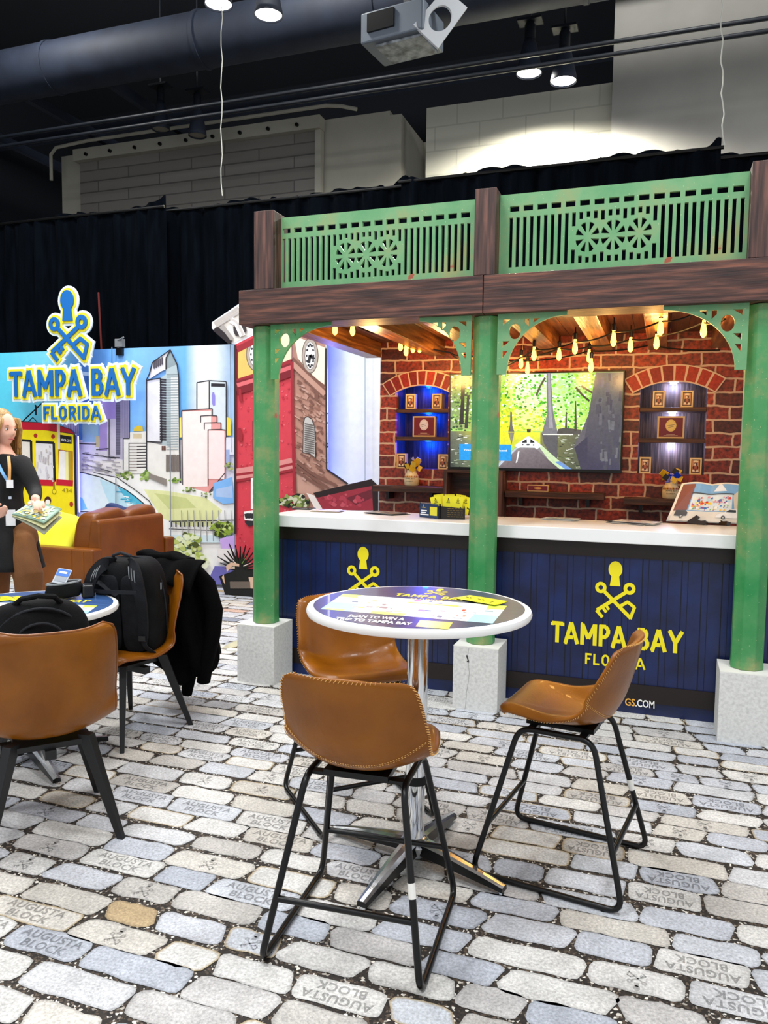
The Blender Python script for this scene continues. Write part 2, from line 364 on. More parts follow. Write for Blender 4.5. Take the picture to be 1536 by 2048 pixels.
def logo_mb(grow=0, thick=0, z=0, word=True, keys=True, c=None, t=.18):
    mb = MB(); q = []
    if keys: q += keys_quads(grow)
    if word: q += word_quads('TAMPA BAY', -565, 0, 190, 1130, t, grow) + word_quads('FLORIDA', -257, -170, 98, 525, t, grow*.8)
    for p in q:
        n = len(p)
        if thick: mb.rings([[v+Vector((0,0,z)) for v in p], [v+Vector((0,0,z+thick)) for v in p]], c=c)
        else: mb.add([v+Vector((0,0,z)) for v in p], [tuple(range(n))], 0, c)
    return mb
rng = random.Random(7)
# ================================================================ FLOOR: printed cobble carpet
def paving():
    mb = MB(); mb.add([(-14, -1, 0), (4, -1, 0), (4, 12, 0), (-14, 12, 0)], [(0,1,2,3)], 1)
    tA = text_mb('AUGUSTA', .046, spacing=1.1, bold=.0012); tB = text_mb('BLOCK', .046, spacing=1.1, bold=.0012)
    em = logo_mb(word=False)
    y = .4; row = 0
    while y < 7.6:
        h = rng.uniform(.108, .128); x = -9.5 + rng.uniform(0, .3)
        if y < 2: x = -3.2+rng.uniform(0, .3)
        elif y < 4: x = -5.4+rng.uniform(0, .3)
        xmax = 1.0 + y*.28
        while x < xmax:
            w_ = rng.choice([.2, .24, .26, .28, .3, .33]) * rng.uniform(.92, 1.08)
            if x+w_ > -2.55 and y > 5.2 : w_ = w_
            gx = .011; gy = .009
            cx, cy = x+w_/2, y+h/2 + .009*math.sin(x*2.3+row*1.7)
            hw, hh = w_/2-gx/2, h/2-gy/2
            if -2.4 < x < 1 and 5.0 < y: x += w_; continue
            warm = 1 if x < -1.6 else 0
            u = rng.random()
            if u < .5: base = rng.choice(['c3c4c6', 'cbcac7', 'bfc3c9', 'd0cfcb'])
            elif u < .75: base = rng.choice(['b7bbc3', 'aeb3bc', 'bfc2c8'])
            elif u < .93: base = rng.choice(['cac6be', 'c2beb6', 'b6b3ae'])
            else: base = rng.choice(['8f96a4', 'b59f7c', 'c4a898', '9a9a9c']) if warm and rng.random() < .7 else 'bcbab8'
            b0 = Vector(lin(base)); edge = b0*rng.uniform(.62, .8)
            if rng.random() < .14: edge = Vector(lin('a3906a'))
            pts = []; rr = rng.uniform(.018, .036)
            skew = rng.uniform(-.012, .012)
            for sx, sy, a0 in ((1,1,0), (-1,1,90), (-1,-1,180), (1,-1,270)):
                for a in (0, 45, 90):
                    q = R(a0+a); pts.append((sx*(hw-rr)+rr*math.cos(q)+skew*sy, sy*(hh-rr)+rr*math.sin(q)))
            # wobble: extra points along the long sides
            full = []
            for i, p in enumerate(pts):
                full.append(p); n_ = pts[(i+1) % len(pts)]
                if abs(n_[0]-p[0]) > .06:
                    for t in (.25, .5, .75): full.append((p[0]+(n_[0]-p[0])*t, p[1]+(n_[1]-p[1])*t+rng.uniform(-.005, .005)))
            full = [(px+rng.uniform(-.0018, .0018), py+rng.uniform(-.0018, .0018)) for px, py in full]
            n = len(full); z = .0015
            vs = [(cx+px, cy+py, z) for px, py in full] + [(cx+px*(1-.011/max(.03, abs(hw))), cy+py*(1-.010/hh), z) for px, py in full]
            for i in range(n):
                j = (i+1) % n; mb.add([vs[i], vs[j], vs[n+j], vs[n+i]], [(0,1,2,3)], 0, [tuple(edge), tuple(edge), tuple(b0), tuple(b0)])
            mb.add(vs[n:], [tuple(range(n))], 0, tuple(b0))
            v = rng.random(); flip = -1 if x > -1.25 + rng.uniform(-.3, .3) else 1
            if w_ > .24 and v < .24 and y < 6.2:
                for (tm, dy) in ((tA, .007), (tB, -.036)):
                    for off, cc in ((Vector((.0022, -.0022, .0019)), b0*1.12), (Vector((0, 0, .0023)), b0*.5)):
                        M = Matrix.Translation(Vector((cx, cy, 0))+off) @ Matrix.Rotation(0 if flip > 0 else PI, 4, 'Z') @ Matrix.Translation((0, dy, 0)) @ Matrix.Scale(min(1, w_*3.4), 4, (1,0,0))
                        mb.merge(tm, M, tuple(cc))
            elif v < .34 and y < 5:
                M = Matrix.Translation((cx, cy, .002)) @ Matrix.Rotation(0 if flip > 0 else PI, 4, 'Z') @ Matrix.Scale(.00016, 4) @ Matrix.Translation((0, -480, 0))
                mb.merge(em, M, tuple(b0*.6))
            x += w_
        y += h; row += 1
    m_, t, N, L, b = nt('carpet_printed_cobble')
    a = N.new('ShaderNodeAttribute'); a.attribute_name = 'Col'
    tc = N.new('ShaderNodeTexCoord'); n = N.new('ShaderNodeTexNoise'); n.inputs['Scale'].default_value = 110; n.inputs['Detail'].default_value = 5; n.inputs['Roughness'].default_value = .7
    n2 = N.new('ShaderNodeTexNoise'); n2.inputs['Scale'].default_value = 9; n2.inputs['Detail'].default_value = 4
    for q in (n, n2): L.new(tc.outputs['Object'], q.inputs['Vector'])
    m1 = N.new('ShaderNodeMapRange'); m1.inputs[1].default_value = .3; m1.inputs[2].default_value = .7; m1.inputs[3].default_value = .6; m1.inputs[4].default_value = 1.3; L.new(n.outputs[0], m1.inputs[0])
    m2 = N.new('ShaderNodeMapRange'); m2.inputs[1].default_value = .3; m2.inputs[2].default_value = .7; m2.inputs[3].default_value = .85; m2.inputs[4].default_value = 1.12; L.new(n2.outputs[0], m2.inputs[0])
    mm = N.new('ShaderNodeMath'); mm.operation = 'MULTIPLY'; L.new(m1.outputs[0], mm.inputs[0]); L.new(m2.outputs[0], mm.inputs[1])
    vm = N.new('ShaderNodeVectorMath'); vm.operation = 'SCALE'; L.new(a.outputs['Color'], vm.inputs[0]); L.new(mm.outputs[0], vm.inputs['Scale'])
    L.new(vm.outputs[0], b.inputs['Base Color']); b.inputs['Roughness'].default_value = .75; b.inputs['Specular IOR Level'].default_value = .25
    # pebbly joints
    g, t, N, L, b = nt('carpet_printed_gravel')
    tc = N.new('ShaderNodeTexCoord'); v = N.new('ShaderNodeTexVoronoi'); v.inputs['Scale'].default_value = 130; L.new(tc.outputs['Object'], v.inputs['Vector'])
    r_ = N.new('ShaderNodeValToRGB'); e = r_.color_ramp.elements; e[0].position = .0; e[0].color = (*lin('15110e'), 1); e[1].position = .98; e[1].color = (*lin('e0dcd2'), 1)
    k = e.new(.62); k.color = (*lin('2b241e'), 1); k = e.new(.86); k.color = (*lin('5a4c3e'), 1)
    sp = N.new('ShaderNodeSeparateColor'); L.new(v.outputs['Color'], sp.inputs[0]); L.new(sp.outputs[0], r_.inputs[0]); L.new(r_.outputs[0], b.inputs['Base Color']); b.inputs['Roughness'].default_value = .8
    o = mb.build('floor', [m_, g]); struct(o)
paving()
# ================================================================ HALL
NAVY = mat('dark_ceiling_paint', '060c16', .9); NAVYB = mat('dark_steelwork_paint', '161d2c', .7, 0, '1e2738', 3); NAVYP = mat('pipe_paint', '10161f', .5)
BEIGE = mat('beige_wall_paint', 'a8a598', .8, 0, 'a09d90', 2)
GREYW = mat('grey_wall_paint', 'a6a49e', .8, 0, '9d9b95', 1.5)
def block_mat(name, c1, c2, cm, bw, bh):
    m_, t, N, L, b = nt(name)
    tc = N.new('ShaderNodeTexCoord'); sp = N.new('ShaderNodeSeparateXYZ'); L.new(tc.outputs['Object'], sp.inputs[0]); cb = N.new('ShaderNodeCombineXYZ'); L.new(sp.outputs[0], cb.inputs[0]); L.new(sp.outputs[2], cb.inputs[1])
    br = N.new('ShaderNodeTexBrick'); L.new(cb.outputs[0], br.inputs['Vector']); br.inputs['Scale'].default_value = 1; br.inputs['Brick Width'].default_value = bw; br.inputs['Row Height'].default_value = bh
    br.inputs['Mortar Size'].default_value = .012; br.inputs['Color1'].default_value = (*lin(c1), 1); br.inputs['Color2'].default_value = (*lin(c2), 1); br.inputs['Mortar'].default_value = (*lin(cm), 1)
    L.new(br.outputs['Color'], b.inputs['Base Color']); b.inputs['Roughness'].default_value = .75; return m_
DOORB = block_mat('grimy_door_blocks', '7c7872', '6e6a64', '565350', 1.3, .19); BLOCKW = block_mat('cream_block_paint', 'c2c0b2', 'bebcae', 'aeac9e', .7, .36)
mb = MB(); mb.boxx(-20, 8, -2, 17, 9.4, 9.5); struct(mb.build('ceiling', NAVY))
mb = MB(); mb.boxx(-20, 8, 16, 16.1, 0, 9.5); struct(mb.build('wall_back', NAVY))
mb = MB(); mb.boxx(-14.1, -14, -2, 16, 0, 9.4); struct(mb.build('wall_left', NAVY))
mb = MB(); mb.boxx(-10.65, -4.24, 12, 12.3, 0, 6.82); struct(mb.build('wall_behind_drape', BEIGE))
mb = MB(); mb.boxx(-4.24, -4.05, 12, 13.4, 0, 6.75); mb.boxx(-4.24, -3.3, 13.2, 13.5, 0, 6.75); struct(mb.build('wall_recess', BEIGE))
mb = MB(); mb.boxx(-3.64, -.6, 12, 12.3, 0, 6.78); struct(mb.build('wall_cream_blocks', BLOCKW))
mb = MB(); mb.boxx(-.87, 7, 11.9, 12.25, 0, 9.4); struct(mb.build('wall_right', GREYW))
# sliding hangar door with its rail
t = thing('sliding_door', 'grey grimy panelled sliding door high on the hall wall above the black drape', 'door', (-7.8, 11.9, 0))
mb = MB(); mb.boxx(-10.15, -5.46, 11.9, 11.98, 0, 6.62); mb.build('door_panel', DOORB, t)
mb = MB(); mb.boxx(-10.2, -5.35, 11.78, 11.98, 6.62, 6.82); mb.build('top_rail', BEIGE, t)
mb = MB(); mb.boxx(-5.46, -5.36, 11.85, 11.98, 0, 6.8); mb.build('side_rail', BEIGE, t)
for i in range(9):
    x = -9.9+i*.52; mb = MB(); mb.cyl((x, 11.78, 6.7), (x, 11.74, 6.7), .03, n=8); mb.build('bolt', BLACKM, t)
t = tag(MB().tube([(-10.62, 11.7, 6.3), (-10.62, 11.7, 6.75), (-10.5, 11.7, 6.86), (-9.8, 11.7, 6.9), (-5.2, 11.7, 6.9), (-4.95, 11.7, 6.86), (-4.7, 11.75, 6.8)], .03, 8).build('wall_conduit', BEIGE, None, True), 'thin beige conduit bending along the top edge of the grey sliding door', 'pipe')
# round duct, pipes and beams under the ceiling
t = thing('air_duct', 'fat dark air duct crossing the upper left of the ceiling', 'duct', (-7, 9.2, 7.1))
mb = MB(); mb.tube([(-13.8, 9.9, 7.2), (6, 9.9, 7.2)], .36, 28, cap=False); mb.build('duct_tube', NAVYB, t, True)
for x in (-11.5, -8.9, -6.3, -3.7, -1.1): mb = MB(); mb.tube([(x, 9.9, 7.2), (x+.06, 9.9, 7.2)], .375, 28); mb.build('duct_seam', NAVYB, t, True)
for z, y, lb in ((6.36, 10, 'upper of two thin dark pipes running below the ceiling past the lit lamps'), (6.22, 10, 'lower of two thin dark pipes running below the ceiling past the lit lamps')):
    tag(MB().tube([(-13.8, y, z), (5, y, z)], .028, 10).build('ceiling_pipe', NAVYP, None, True), lb, 'pipe')
for i, (y, z) in enumerate(((7.6, 7.5), (11.2, 8.0), (13.5, 8.0))):
    tag(MB().boxx(-13.9, 7, y-.05, y+.05, z-.2, z).build('ceiling_beam', NAVYB), ['dark cross beam nearest the viewer in front of the fat duct', 'dark cross beam behind the projector under the black ceiling', 'dark cross beam deepest under the black ceiling'][i], 'beam')
for i, x in enumerate((-11.6, -9.8, -8.2)):
    tag(MB().boxx(x-.05, x+.05, 9.7, 15.8, 7.0, 7.15).build('ceiling_strut', NAVYB), ['leftmost', 'middle', 'rightmost'][i] + ' of the three thin dark struts at the left end of the ceiling', 'strut', 'ceiling struts')
# high-bay lamps
LENSON = mat('lamp_lens_lit', 'fffaf0', .4, emis=14); LENSOFF = mat('lamp_lens_unlit', '8a8578', .25, .2)
def bay(px, py, Y, lit, lb, r=.17):
    p = Yp(px, py, Y); t = thing('high_bay_lamp', lb, 'lamp', p, 0, 'lamps under the hall ceiling')
    mb = MB(); mb.rings([[Vector((r_*math.cos(2*PI*k/28), r_*math.sin(2*PI*k/28), z)) for k in range(28)] for r_, z in ((r, 0), (r*.96, .06), (r*.78, .2), (r*.55, .36), (r*.4, .44))], True, False); mb.build('reflector', NAVYB, t, True, solid=.006, local=True)
    mb = MB(); mb.lathe([(r*.42, .43), (r*.42, .62), (r*.3, .66)], n=20); mb.build('housing', NAVYP, t, True, local=True)
    mb = MB(); mb.lathe([(.01, .02), (r*.93, .02), (r*.93, .03), (.01, .035)], n=28); mb.build('lens', LENSON if lit else LENSOFF, t, True, local=True)
    mb = MB(); mb.boxx(-.16, .16, -.1, .1, .66, .69); mb.cyl((0, 0, .69), (0, 0, 9.4-p.z), .012, n=6); mb.build('hanger', NAVYP, t, local=True)
    return p
pa = bay(1058, 148, 10.9, 1, 'lit bell-shaped high-bay lamp, left of the pair above the cream wall')
pb = bay(1127, 164, 10.9, 1, 'lit bell-shaped high-bay lamp, right of the pair above the cream wall')
pc = bay(437, 10, 8.5, 1, 'lit high-bay lamp cut by the top edge of the picture, above the left hanging wire', .165)
pd = bay(537, 32, 8.5, 1, 'lit high-bay lamp right of the left hanging wire at the top', .165)
bay(322, 260, 11, 0, 'unlit high-bay lamp, left of the two dark ones above the grey sliding door', .14)
bay(395, 272, 11, 0, 'unlit high-bay lamp, right of the two dark ones above the grey sliding door', .14)
for p in (pa, pb): light('lamp_beam', 'SPOT', (p.x, p.y, p.z-.03), 900, (1, .96, .84), .1, (0, 0, 0), spot=160, blend=.45)
for p in (pc, pd): light('lamp_beam', 'SPOT', (p.x, p.y, p.z-.03), 160, (1, .98, .95), .15, (0, 0, 0), spot=110, blend=.6)
# ceiling projector
p = Yp(815, 95, 9.0); t = thing('ceiling_projector', 'grey projector box with a tilted white mirror frame hanging from the dark ceiling', 'projector', p, R(-8))
mb = MB(); mb.boxx(-.46, .33, -.3, .3, 0, .34); mb.build('body', mat('projector_grey', '59626e', .5), t, bevel=.02, local=True)
mb = MB(); mb.boxx(-.36, -.02, -.33, -.3, .1, .3); mb.build('vent', BLACKM, t, local=True)
mb = MB(); mb.boxx(-.3, .28, -.22, .22, -.03, 0); mb.build('underplate', mat('projector_plate', '8f969c', .5, 0, '353a40', 9), t, local=True)
fr = flat2d([[(-.2, -.25), (.16, -.32), (.2, .3), (-.12, .34)], circ(.01, 0, .12, .17)], .03)
mb = MB(); mb.merge(fr, Matrix.Translation((.45, -.12, .16)) @ Euler((R(80), R(30), R(32))).to_matrix().to_4x4()); mb.build('mirror_frame', mat('light_grey_metal', 'b9bdc2', .5), t, local=True)
mb = MB(); mb.boxx(-.04, .04, -.04, .04, .34, 9.4-p.z); mb.build('ceiling_mount', NAVYP, t, local=True)
# hanging wires
for (x0, y0, x1, y1, lb) in ((443, 8, 443, 392, 'thin pale wire hanging down to the black drape from the lit lamp at the top'), (1442, -6, 1447, 292, 'thin pale wire hanging in front of the grey wall at the right')):
    a, b_ = Yp(x0, y0, 8.2), Yp(x1, y1, 8.2); n = 14; top = Vector((a.x, a.y, 9.4))
    tag(MB().tube([top]+[a.lerp(b_, i/n)+Vector((.012*math.sin(i*1.9), 0, 0)) for i in range(n+1)], .006, 6).build('hanging_wire', MATS.get('pale_wire') or mat('pale_wire', 'a8a9a0', .5), None, True), lb, 'wire')
# ---------------------------------------------------------------- black drapes
DRAPE = mat('black_drape_cloth', '020407', 1, 0, '060a10', 3, (4, 4, .6), bump=.1, bscale=120, spec=.04)
def drape(x0, x1, ztop, seed, lb, bunch=None):
    dy = 0 if seed % 2 else .22; x0 -= .28 if not seed % 2 else 0; x1 += .28 if not seed % 2 else 0
    r_ = random.Random(seed); n = int((x1-x0)*46); ph = [r_.uniform(0, 6.28) for _ in range(6)]
    def off(x, v):
        s = .05*math.sin(x*19+ph[0]+1.6*math.sin(x*3.1+ph[1])) + .03*math.sin(x*37+ph[2]+v*1.5) + .03*math.sin(x*7+ph[3]) + .012*math.sin(x*71+ph[4])
        return s*(.35+.65*(1-v)**.6)
    mb = MB()
    def fn(u, v):
        x = x0+(x1-x0)*u; zt = ztop + .012*math.sin(x*24+ph[5]) + .02*math.sin(x*5+ph[1])
        if bunch is not None: zt += .1*math.exp(-((x-bunch)/.09)**2)
        return Vector((x+.02*math.sin(x*19+v*3), 8.02+dy+off(x, v), .02+(zt-.02)*v))
    mb.grid(fn, n, 10); t = thing('drape', lb, 'curtain', ((x0+x1)/2, 8.02, 0), 0, 'black drapes hung behind the booth')
    mb.build('drape_cloth', DRAPE, t, True, auto=0)
    mb = MB(); mb.tube([(x0, 8.0+dy, ztop-.03), (x1, 8.0+dy, ztop-.03)], .018, 8); mb.build('drape_pole', BLACKM, t, True)
drape(-11.2, -5.62, 4.35, 1, 'black pleated drape at the far left, behind the sign with crossed keys', -5.64)
drape(-5.62, -2.72, 4.37, 2, 'black pleated drape left of the bunched knot above the green railing', -2.75)
drape(-2.72, .42, 4.34, 3, 'black pleated drape behind the right green railing under the lit cream wall', .41)
drape(.42, 3.4, 4.32, 4, 'black pleated drape at the right edge under the grey wall')
tag(MB().tube([Yp(197, 585, 7.9), Yp(199, 625, 7.88), Yp(203, 700, 7.9)], .012, 6).build('red_strap', mat('red_webbing', '5a120c', .6), None, True), 'thin dark red strap hanging on the black drape beside the keys sign', 'strap')
# ================================================================ MURAL WALL AND CUTOUTS
WY = 7.36
SKYP = mat('mural_sky_board', '9fd4f0', .5)
t = thing('mural_backdrop', 'tall printed backdrop wall with a watercolour city skyline, river and sky', 'backdrop', (-4.5, WY, 0))
mb = MB(); mb.boxx(-8.5, -1.6, WY, WY+.06, 0, 2.6); mb.build('backing_board', WHITEP, t)
def sky(x):   # printed sky colours across the wall, LED glow painted in beside the tower
    pts = [(-60, '58d3ea'), (30, '5fd2ee'), (110, '7fd8f0'), (170, '5a8fe6'), (215, '6aa9f2'), (270, '86c4f8'), (320, '7fb4ee'), (372, '6fb3f2'), (395, 'dfe6ee'), (430, 'e6ebee'), (470, 'a8cdf0'), (645, '8f97f4'), (668, 'b4c6f2'), (692, 'e0e8ee'), (760, 'eceeea')]
    for (a, ca), (b_, cb) in zip(pts[:-1], pts[1:]):
        if a <= x <= b_: t_ = (x-a)/(b_-a); return tuple(Vector(lin(ca)).lerp(Vector(lin(cb)), t_))
    return lin(pts[0][1] if x < pts[0][0] else pts[-1][1])
mb = MB(); P = planeY(WY-.004)
xs = [-60, 0, 30, 70, 110, 140, 170, 190, 215, 240, 270, 300, 320, 345, 372, 383, 395, 430, 450, 470, 560, 640, 668, 700, 730, 760, 800]
def wz(xpx, z): p = Yp(xpx, 900, WY); return Vector((p.x, WY-.004, z))
for a, b_ in zip(xs[:-1], xs[1:]):
    mb.add([wz(a, .01), wz(b_, .01), wz(b_, 2.6), wz(a, 2.6)], [(0,1,2,3)], 0, [sky(a), sky(b_), sky(b_), sky(a)])
c7 = crop(150, 600, 4.042); ar = random.Random(11); INK = '2c2a30'
it = []
# distant city under the wordmark
it += [('e9e4ee', [(0,1130),(1300,1130),(1300,2300),(0,2300)]), ('f0ecea', [(0,1300),(560,1300),(560,1420),(0,1400)]),
 ('dcd4ee', [(-90,930),(30,930),(30,1260),(-90,1260)]), ('9cc4dc', [(60,930),(190,930),(190,1150),(60,1150)]), ('b79fe0', [(195,780),(330,780),(330,1220),(195,1220)]), ('ddd6e6', [(260,960),(330,960),(330,1270),(260,1270)]),
 ('c3bcd2', [(330,790),(440,790),(440,1120),(390,1130),(390,1290),(330,1280)]), ('8a86a0', [(330,780),(365,780),(365,1250),(330,1250)]), ('d2c7a0', [(165,1100),(200,1100),(200,1190),(165,1190)])]
it += [('l', '7d7694', 2.2/4, [(335, y), (438, y)]) for y in range(800, 1260, 12)] if 0 else []
for x in range(-80, 30, 14): it.append(('l', 'a89cc8', 3, [(x, 950), (x, 1240)]))
for x in range(372, 438, 9): it.append(('l', '8f88a6', 3, [(x, 790), (x, 1120)]))
for y in range(800, 1250, 13): it.append(('l', '6c667e', 3, [(330, y), (366, y)]))
it += [('e8c832', [(470,1060),(480,1030),(510,1015),(545,1020),(550,1060)]), ('efece4', [(440,1070),(580,1060),(580,1160),(440,1160)]), ('f1efe9', [(390,1120),(440,1120),(440,1380),(390,1380)]), ('d9c7a0', [(470,1080),(540,1080),(540,1120),(470,1120)])]
it += [('efece6', [(436,1158),(578,1158),(578,1400),(436,1400)])] + [('l', '3a3436', 4, [(500, y), (575, y-2)]) for y in range(1185, 1370, 24)] + [('l', 'a9a09a', 2, [(440, y), (500, y)]) for y in range(1185, 1390, 24)]
it += [('l', INK, 3, p) for p in ([(436,1158),(578,1158)], [(436,1158),(436,1400)], [(390,1120),(440,1120)], [(390,1120),(390,1370)], [(275,960),(275,1270),(360,1275)], [(440,780),(440,1120)], [(0,1160),(170,1165)], [(170,1210),(270,1200)], [(60,1240),(330,1280)], [(80,1330),(300,1390)])]
for i in range(46):
    x = ar.uniform(30, 330); y = ar.uniform(1230, 1400); it.append(('l', 'a09aa2', 2, [(x, y), (x+ar.uniform(15, 60), y+ar.uniform(0, 8))]))
# tall tower
it += [('ecebf0', [(578,645),(690,630),(700,1160),(578,1145)]), ('e4e2ea', [(600,640),(600,600),(625,505),(770,402),(745,470),(735,560),(700,575)]), ('b3c2c6', [(735,470),(770,402),(825,520),(838,620),(838,1250),(700,1250),(690,630),(735,600)]), ('8f9ea4', [(735,470),(770,402),(825,520),(735,560)]),
 ('e3e6e4', [(775,620),(838,620),(840,1240),(775,1240)]), ('efece6', [(578,1145),(838,1200),(850,1400),(855,1480),(700,1480),(580,1400)])]
it += [('l', '3c3840', 7, [(685, y), (738, y+4)]) for y in range(642, 1140, 21)] + [('l', '9aa6aa', 3, [(740, y), (836, y-2)]) for y in range(600, 1230, 21)]
it += [('l', '4a4550', 5, [(x, 560-(x-630)*.5), (x, 500-(x-630)*.5)]) for x in range(640, 720, 16)]
it += [('l', '7d726c', 9, [(x, 1250), (x, 1385)]) for x in range(745, 845, 22)] + [('l', '6a4a40', 7, [(x, 1180), (x, 1215)]) for x in (708, 725)]
it += [('l', INK, 4, p) for p in ([(578,645),(578,1400)], [(578,645),(600,600),(625,505),(770,402),(825,520),(838,620),(850,1480)], [(735,470),(770,402)], [(735,470),(735,560)], [(578,650),(690,632)], [(690,630),(700,1150)], [(578,1145),(700,1150)], [(580,1400),(700,1470)])]
# pierced tower and the pink stepped block
it += [('f2d840', [(1222,945),(1262,960),(1262,1095),(1222,1095)]), ('f0e070', [(845,955),(862,945),(862,1110),(845,1110)]), ('e6e5e1', [(985,668),(1085,652),(1085,880),(985,880)]), ('d6dfe3', [(1085,652),(1222,660),(1222,1110),(1085,1110)]), ('8f86d6', [(1104,770),(1112,745),(1124,745),(1134,775),(1134,850),(1120,862),(1108,840)])]
it += [('l', INK, 4, p) for p in ([(985,880),(985,668),(1085,652),(1222,660),(1222,1110)], [(1085,652),(1085,880)])] + [('l', INK, 12, [(1100, 686), (1212, 690)])]
it += [('e6a09c', [(862,893),(1110,878),(1110,932),(1148,937),(1148,990),(1180,992),(1180,1045),(1216,1052),(1212,1420),(1080,1560),(870,1495)]), ('e09490', [(1075,1050),(1216,1052),(1212,1420),(1080,1560)])]
for i, y in enumerate(range(925, 1500, 27)): it.append(('l', 'f4e6e2', 11, [(868, y), (1072 if y > 1050 else 1100, y-8)]))
for i, y in enumerate(range(1075, 1440, 27)): it.append(('l', 'f6dedb', 10, [(1080, y), (1208, y+3)]))
it += [('l', INK, 3, p) for p in ([(862,893),(1110,878),(1110,932),(1015,938),(1015,990)], [(1110,935),(1148,937),(1148,990),(1045,993),(1045,1046)], [(1148,992),(1180,992),(1180,1045),(1075,1050),(1075,1500)], [(1180,1046),(1216,1052)], [(862,893),(870,1495)], [(1210,1400),(1085,1550)])]
# right margin town, greenery, park, river
it += [('e8e6ee', [(1222,1110),(1290,1110),(1290,1250),(1222,1250)]), ('9fb0d8', [(1222,1210),(1250,1210),(1250,1340),(1222,1340)])] + blobs(ar, ['8fa05a', 'b3b87a', '5c6b3a'], 1245, 1350, 35, 35, 18, 6, 14)
it += [('f0efec', [(580,1400),(860,1480),(870,1500),(1090,1560),(1290,1440),(1290,2300),(500,2300),(330,1560),(330,1440)]), ('dfe2a6', [(555,1530),(760,1545),(1060,1600),(1190,1700),(1100,1830),(860,1830),(700,1760)]), ('c9cf8a', [(640,1560),(900,1600),(980,1680),(760,1690)])]
it += blobs(ar, ['a9bd62', 'c7cf92', '7e9a44', '566b32'], 400, 1425, 70, 30, 34, 8, 18) + blobs(ar, ['a4c06a', '8aa552', '61803a'], 560, 1420, 42, 42, 30, 9, 20) + blobs(ar, ['8fae52', '5b7a36'], 805, 1455, 45, 20, 18, 7, 14)
it += blobs(ar, ['7e9a44', '4a5a2c', 'b9c98a'], 920, 1530, 70, 22, 18, 5, 12) + blobs(ar, ['5a6a34', '9aa86a'], 1060, 1570, 50, 25, 14, 5, 12)
it += [('l', '8a827a', 4, [(600+i*9, 1400+i*3), (600+i*9, 1440+i*4)]) for i in range(16)]
it += [('7db3ea', [(1120,1480),(1270,1430),(1285,1640),(1200,1650),(1115,1600)]), ('a9c2e6', [(1140,1530),(1270,1500),(1275,1600),(1140,1590)])]
RB = [(-40,1380),(60,1395),(200,1430),(330,1490),(420,1540),(500,1600),(560,1650),(585,1700),(400,1710),(-40,1740)]
it += [('f1f2f2', [(-40,1395),(150,1400),(340,1440),(500,1560),(600,1640),(640,1760),(-40,1760)]), ('dbe9f0', RB), ('7cc4e6', [(-40,1560),(60,1600),(100,1690),(-40,1720)]), ('4fb3d2', [(330,1500),(420,1545),(500,1600),(560,1650),(585,1695),(500,1690),(470,1640),(400,1590)]), ('b9dcea', [(200,1450),(330,1490),(400,1590),(430,1690),(300,1690),(240,1560)])]
it += [('l', INK, 4, RB[:8]), ('l', INK, 3, [(150,1395),(340,1435),(500,1545),(600,1625),(640,1700)]), ('l', INK, 3, [(-40,1712),(585,1712)])]
for i in range(26): x = ar.uniform(360, 540); y = 1500+(x-330)*.72+ar.uniform(10, 60); it.append(('l', ar.choice(['2f9ec6', '6fc3dc', 'e8f3f6']), 4, [(x, y), (x-ar.uniform(20, 60), y+ar.uniform(-4, 6))]))
# lower wall right of the sofa: road lines, water, foliage, seen above and beside the coat
it += [('l', '3a3a3c', 4, [(760, 1790), (1290, 1780)]), ('l', '3a3a3c', 3, [(760, 1850), (1290, 1870)]), ('cfe3ea', [(760,1900),(1290,1900),(1290,1960),(760,1960)]), ('l', '555', 0.1, [(0,0),(1,1)]) if 0 else ('a7d3dc', [(720,1980),(960,1960),(1000,2160),(940,2230),(720,2200)])]
for i in range(14): x = 780+i*36; it.append(('l', '2e2e30', 5, [(x, 1795), (x, 1835)]))
for i in range(9): x = 860+i*50; it.append(('l', '9a9a98', 3, [(x, 1700), (x+8, 1950)]))
it += blobs(ar, ['b9c66e', 'd7dfa0', '95aa48', '4d5626', 'dfe8c0'], 900, 2010, 110, 130, 90, 12, 34) + blobs(ar, ['8fa83e', '6f8a2c', '35401c', 'c9d486'], 1190, 1850, 90, 60, 60, 12, 28) + blobs(ar, ['c9d486', 'e7eccf', 'a8bb5a'], 1000, 2110, 90, 60, 40, 12, 30)
it += [('c9a8e6', [(1170,1930),(1290,1900),(1290,2010),(1180,2010)]), ('6f6bb4', [(1130,2150),(1290,2160),(1290,2300),(1060,2300)]), ('e9e4e0', [(1150,2010),(1290,2010),(1290,2120),(1150,2120)])]
# dividing seams of the wall panels
it += [('l', '6d7f94', 2.4, [(298, 380), (298, 800)]), ('l', '8a8f98', 2.4, [(330, 1440), (330, 2200)]), ('l', '8a8f98', 2.4, [(770, 1150), (775, 2250)]), ('l', '7f8fa4', 2.6, [(1255, 360), (1262, 1230)]), ('l', 'a9b4b8', 2.4, [(2345, 300), (2345, 1600)])]
it = [(i[0], i[1], i[2]*(.55 if i[2] > 2.5 else .9), i[3]) if i[0] == 'l' and i[1] not in ('f4e6e2', 'f6dedb') else i for i in it]
art(mb, P, it, .0005, T=c7); mb.build('skyline_print', PRINT, t)
# clamp light on top of the wall
p = Yp(240, 700, WY-.02); t = thing('clamp_spotlight', 'small grey clamp spotlight on the top edge of the mural wall', 'spotlight', p)
mb = MB(); mb.boxx(-.04, .04, -.02, .09, -.06, .02); mb.build('clamp', BLACKM, t, local=True)
mb = MB(); mb.boxx(-.05, .05, -.03, .03, .03, .12); mb.cyl((-.02, -.02, .1), (.1, -.06, .13), .01, n=6); mb.build('lamp_head', GREYP, t, bevel=.01, local=True)
LED = mat('blue_led_tape', '8a86ff', .5, emis=5)
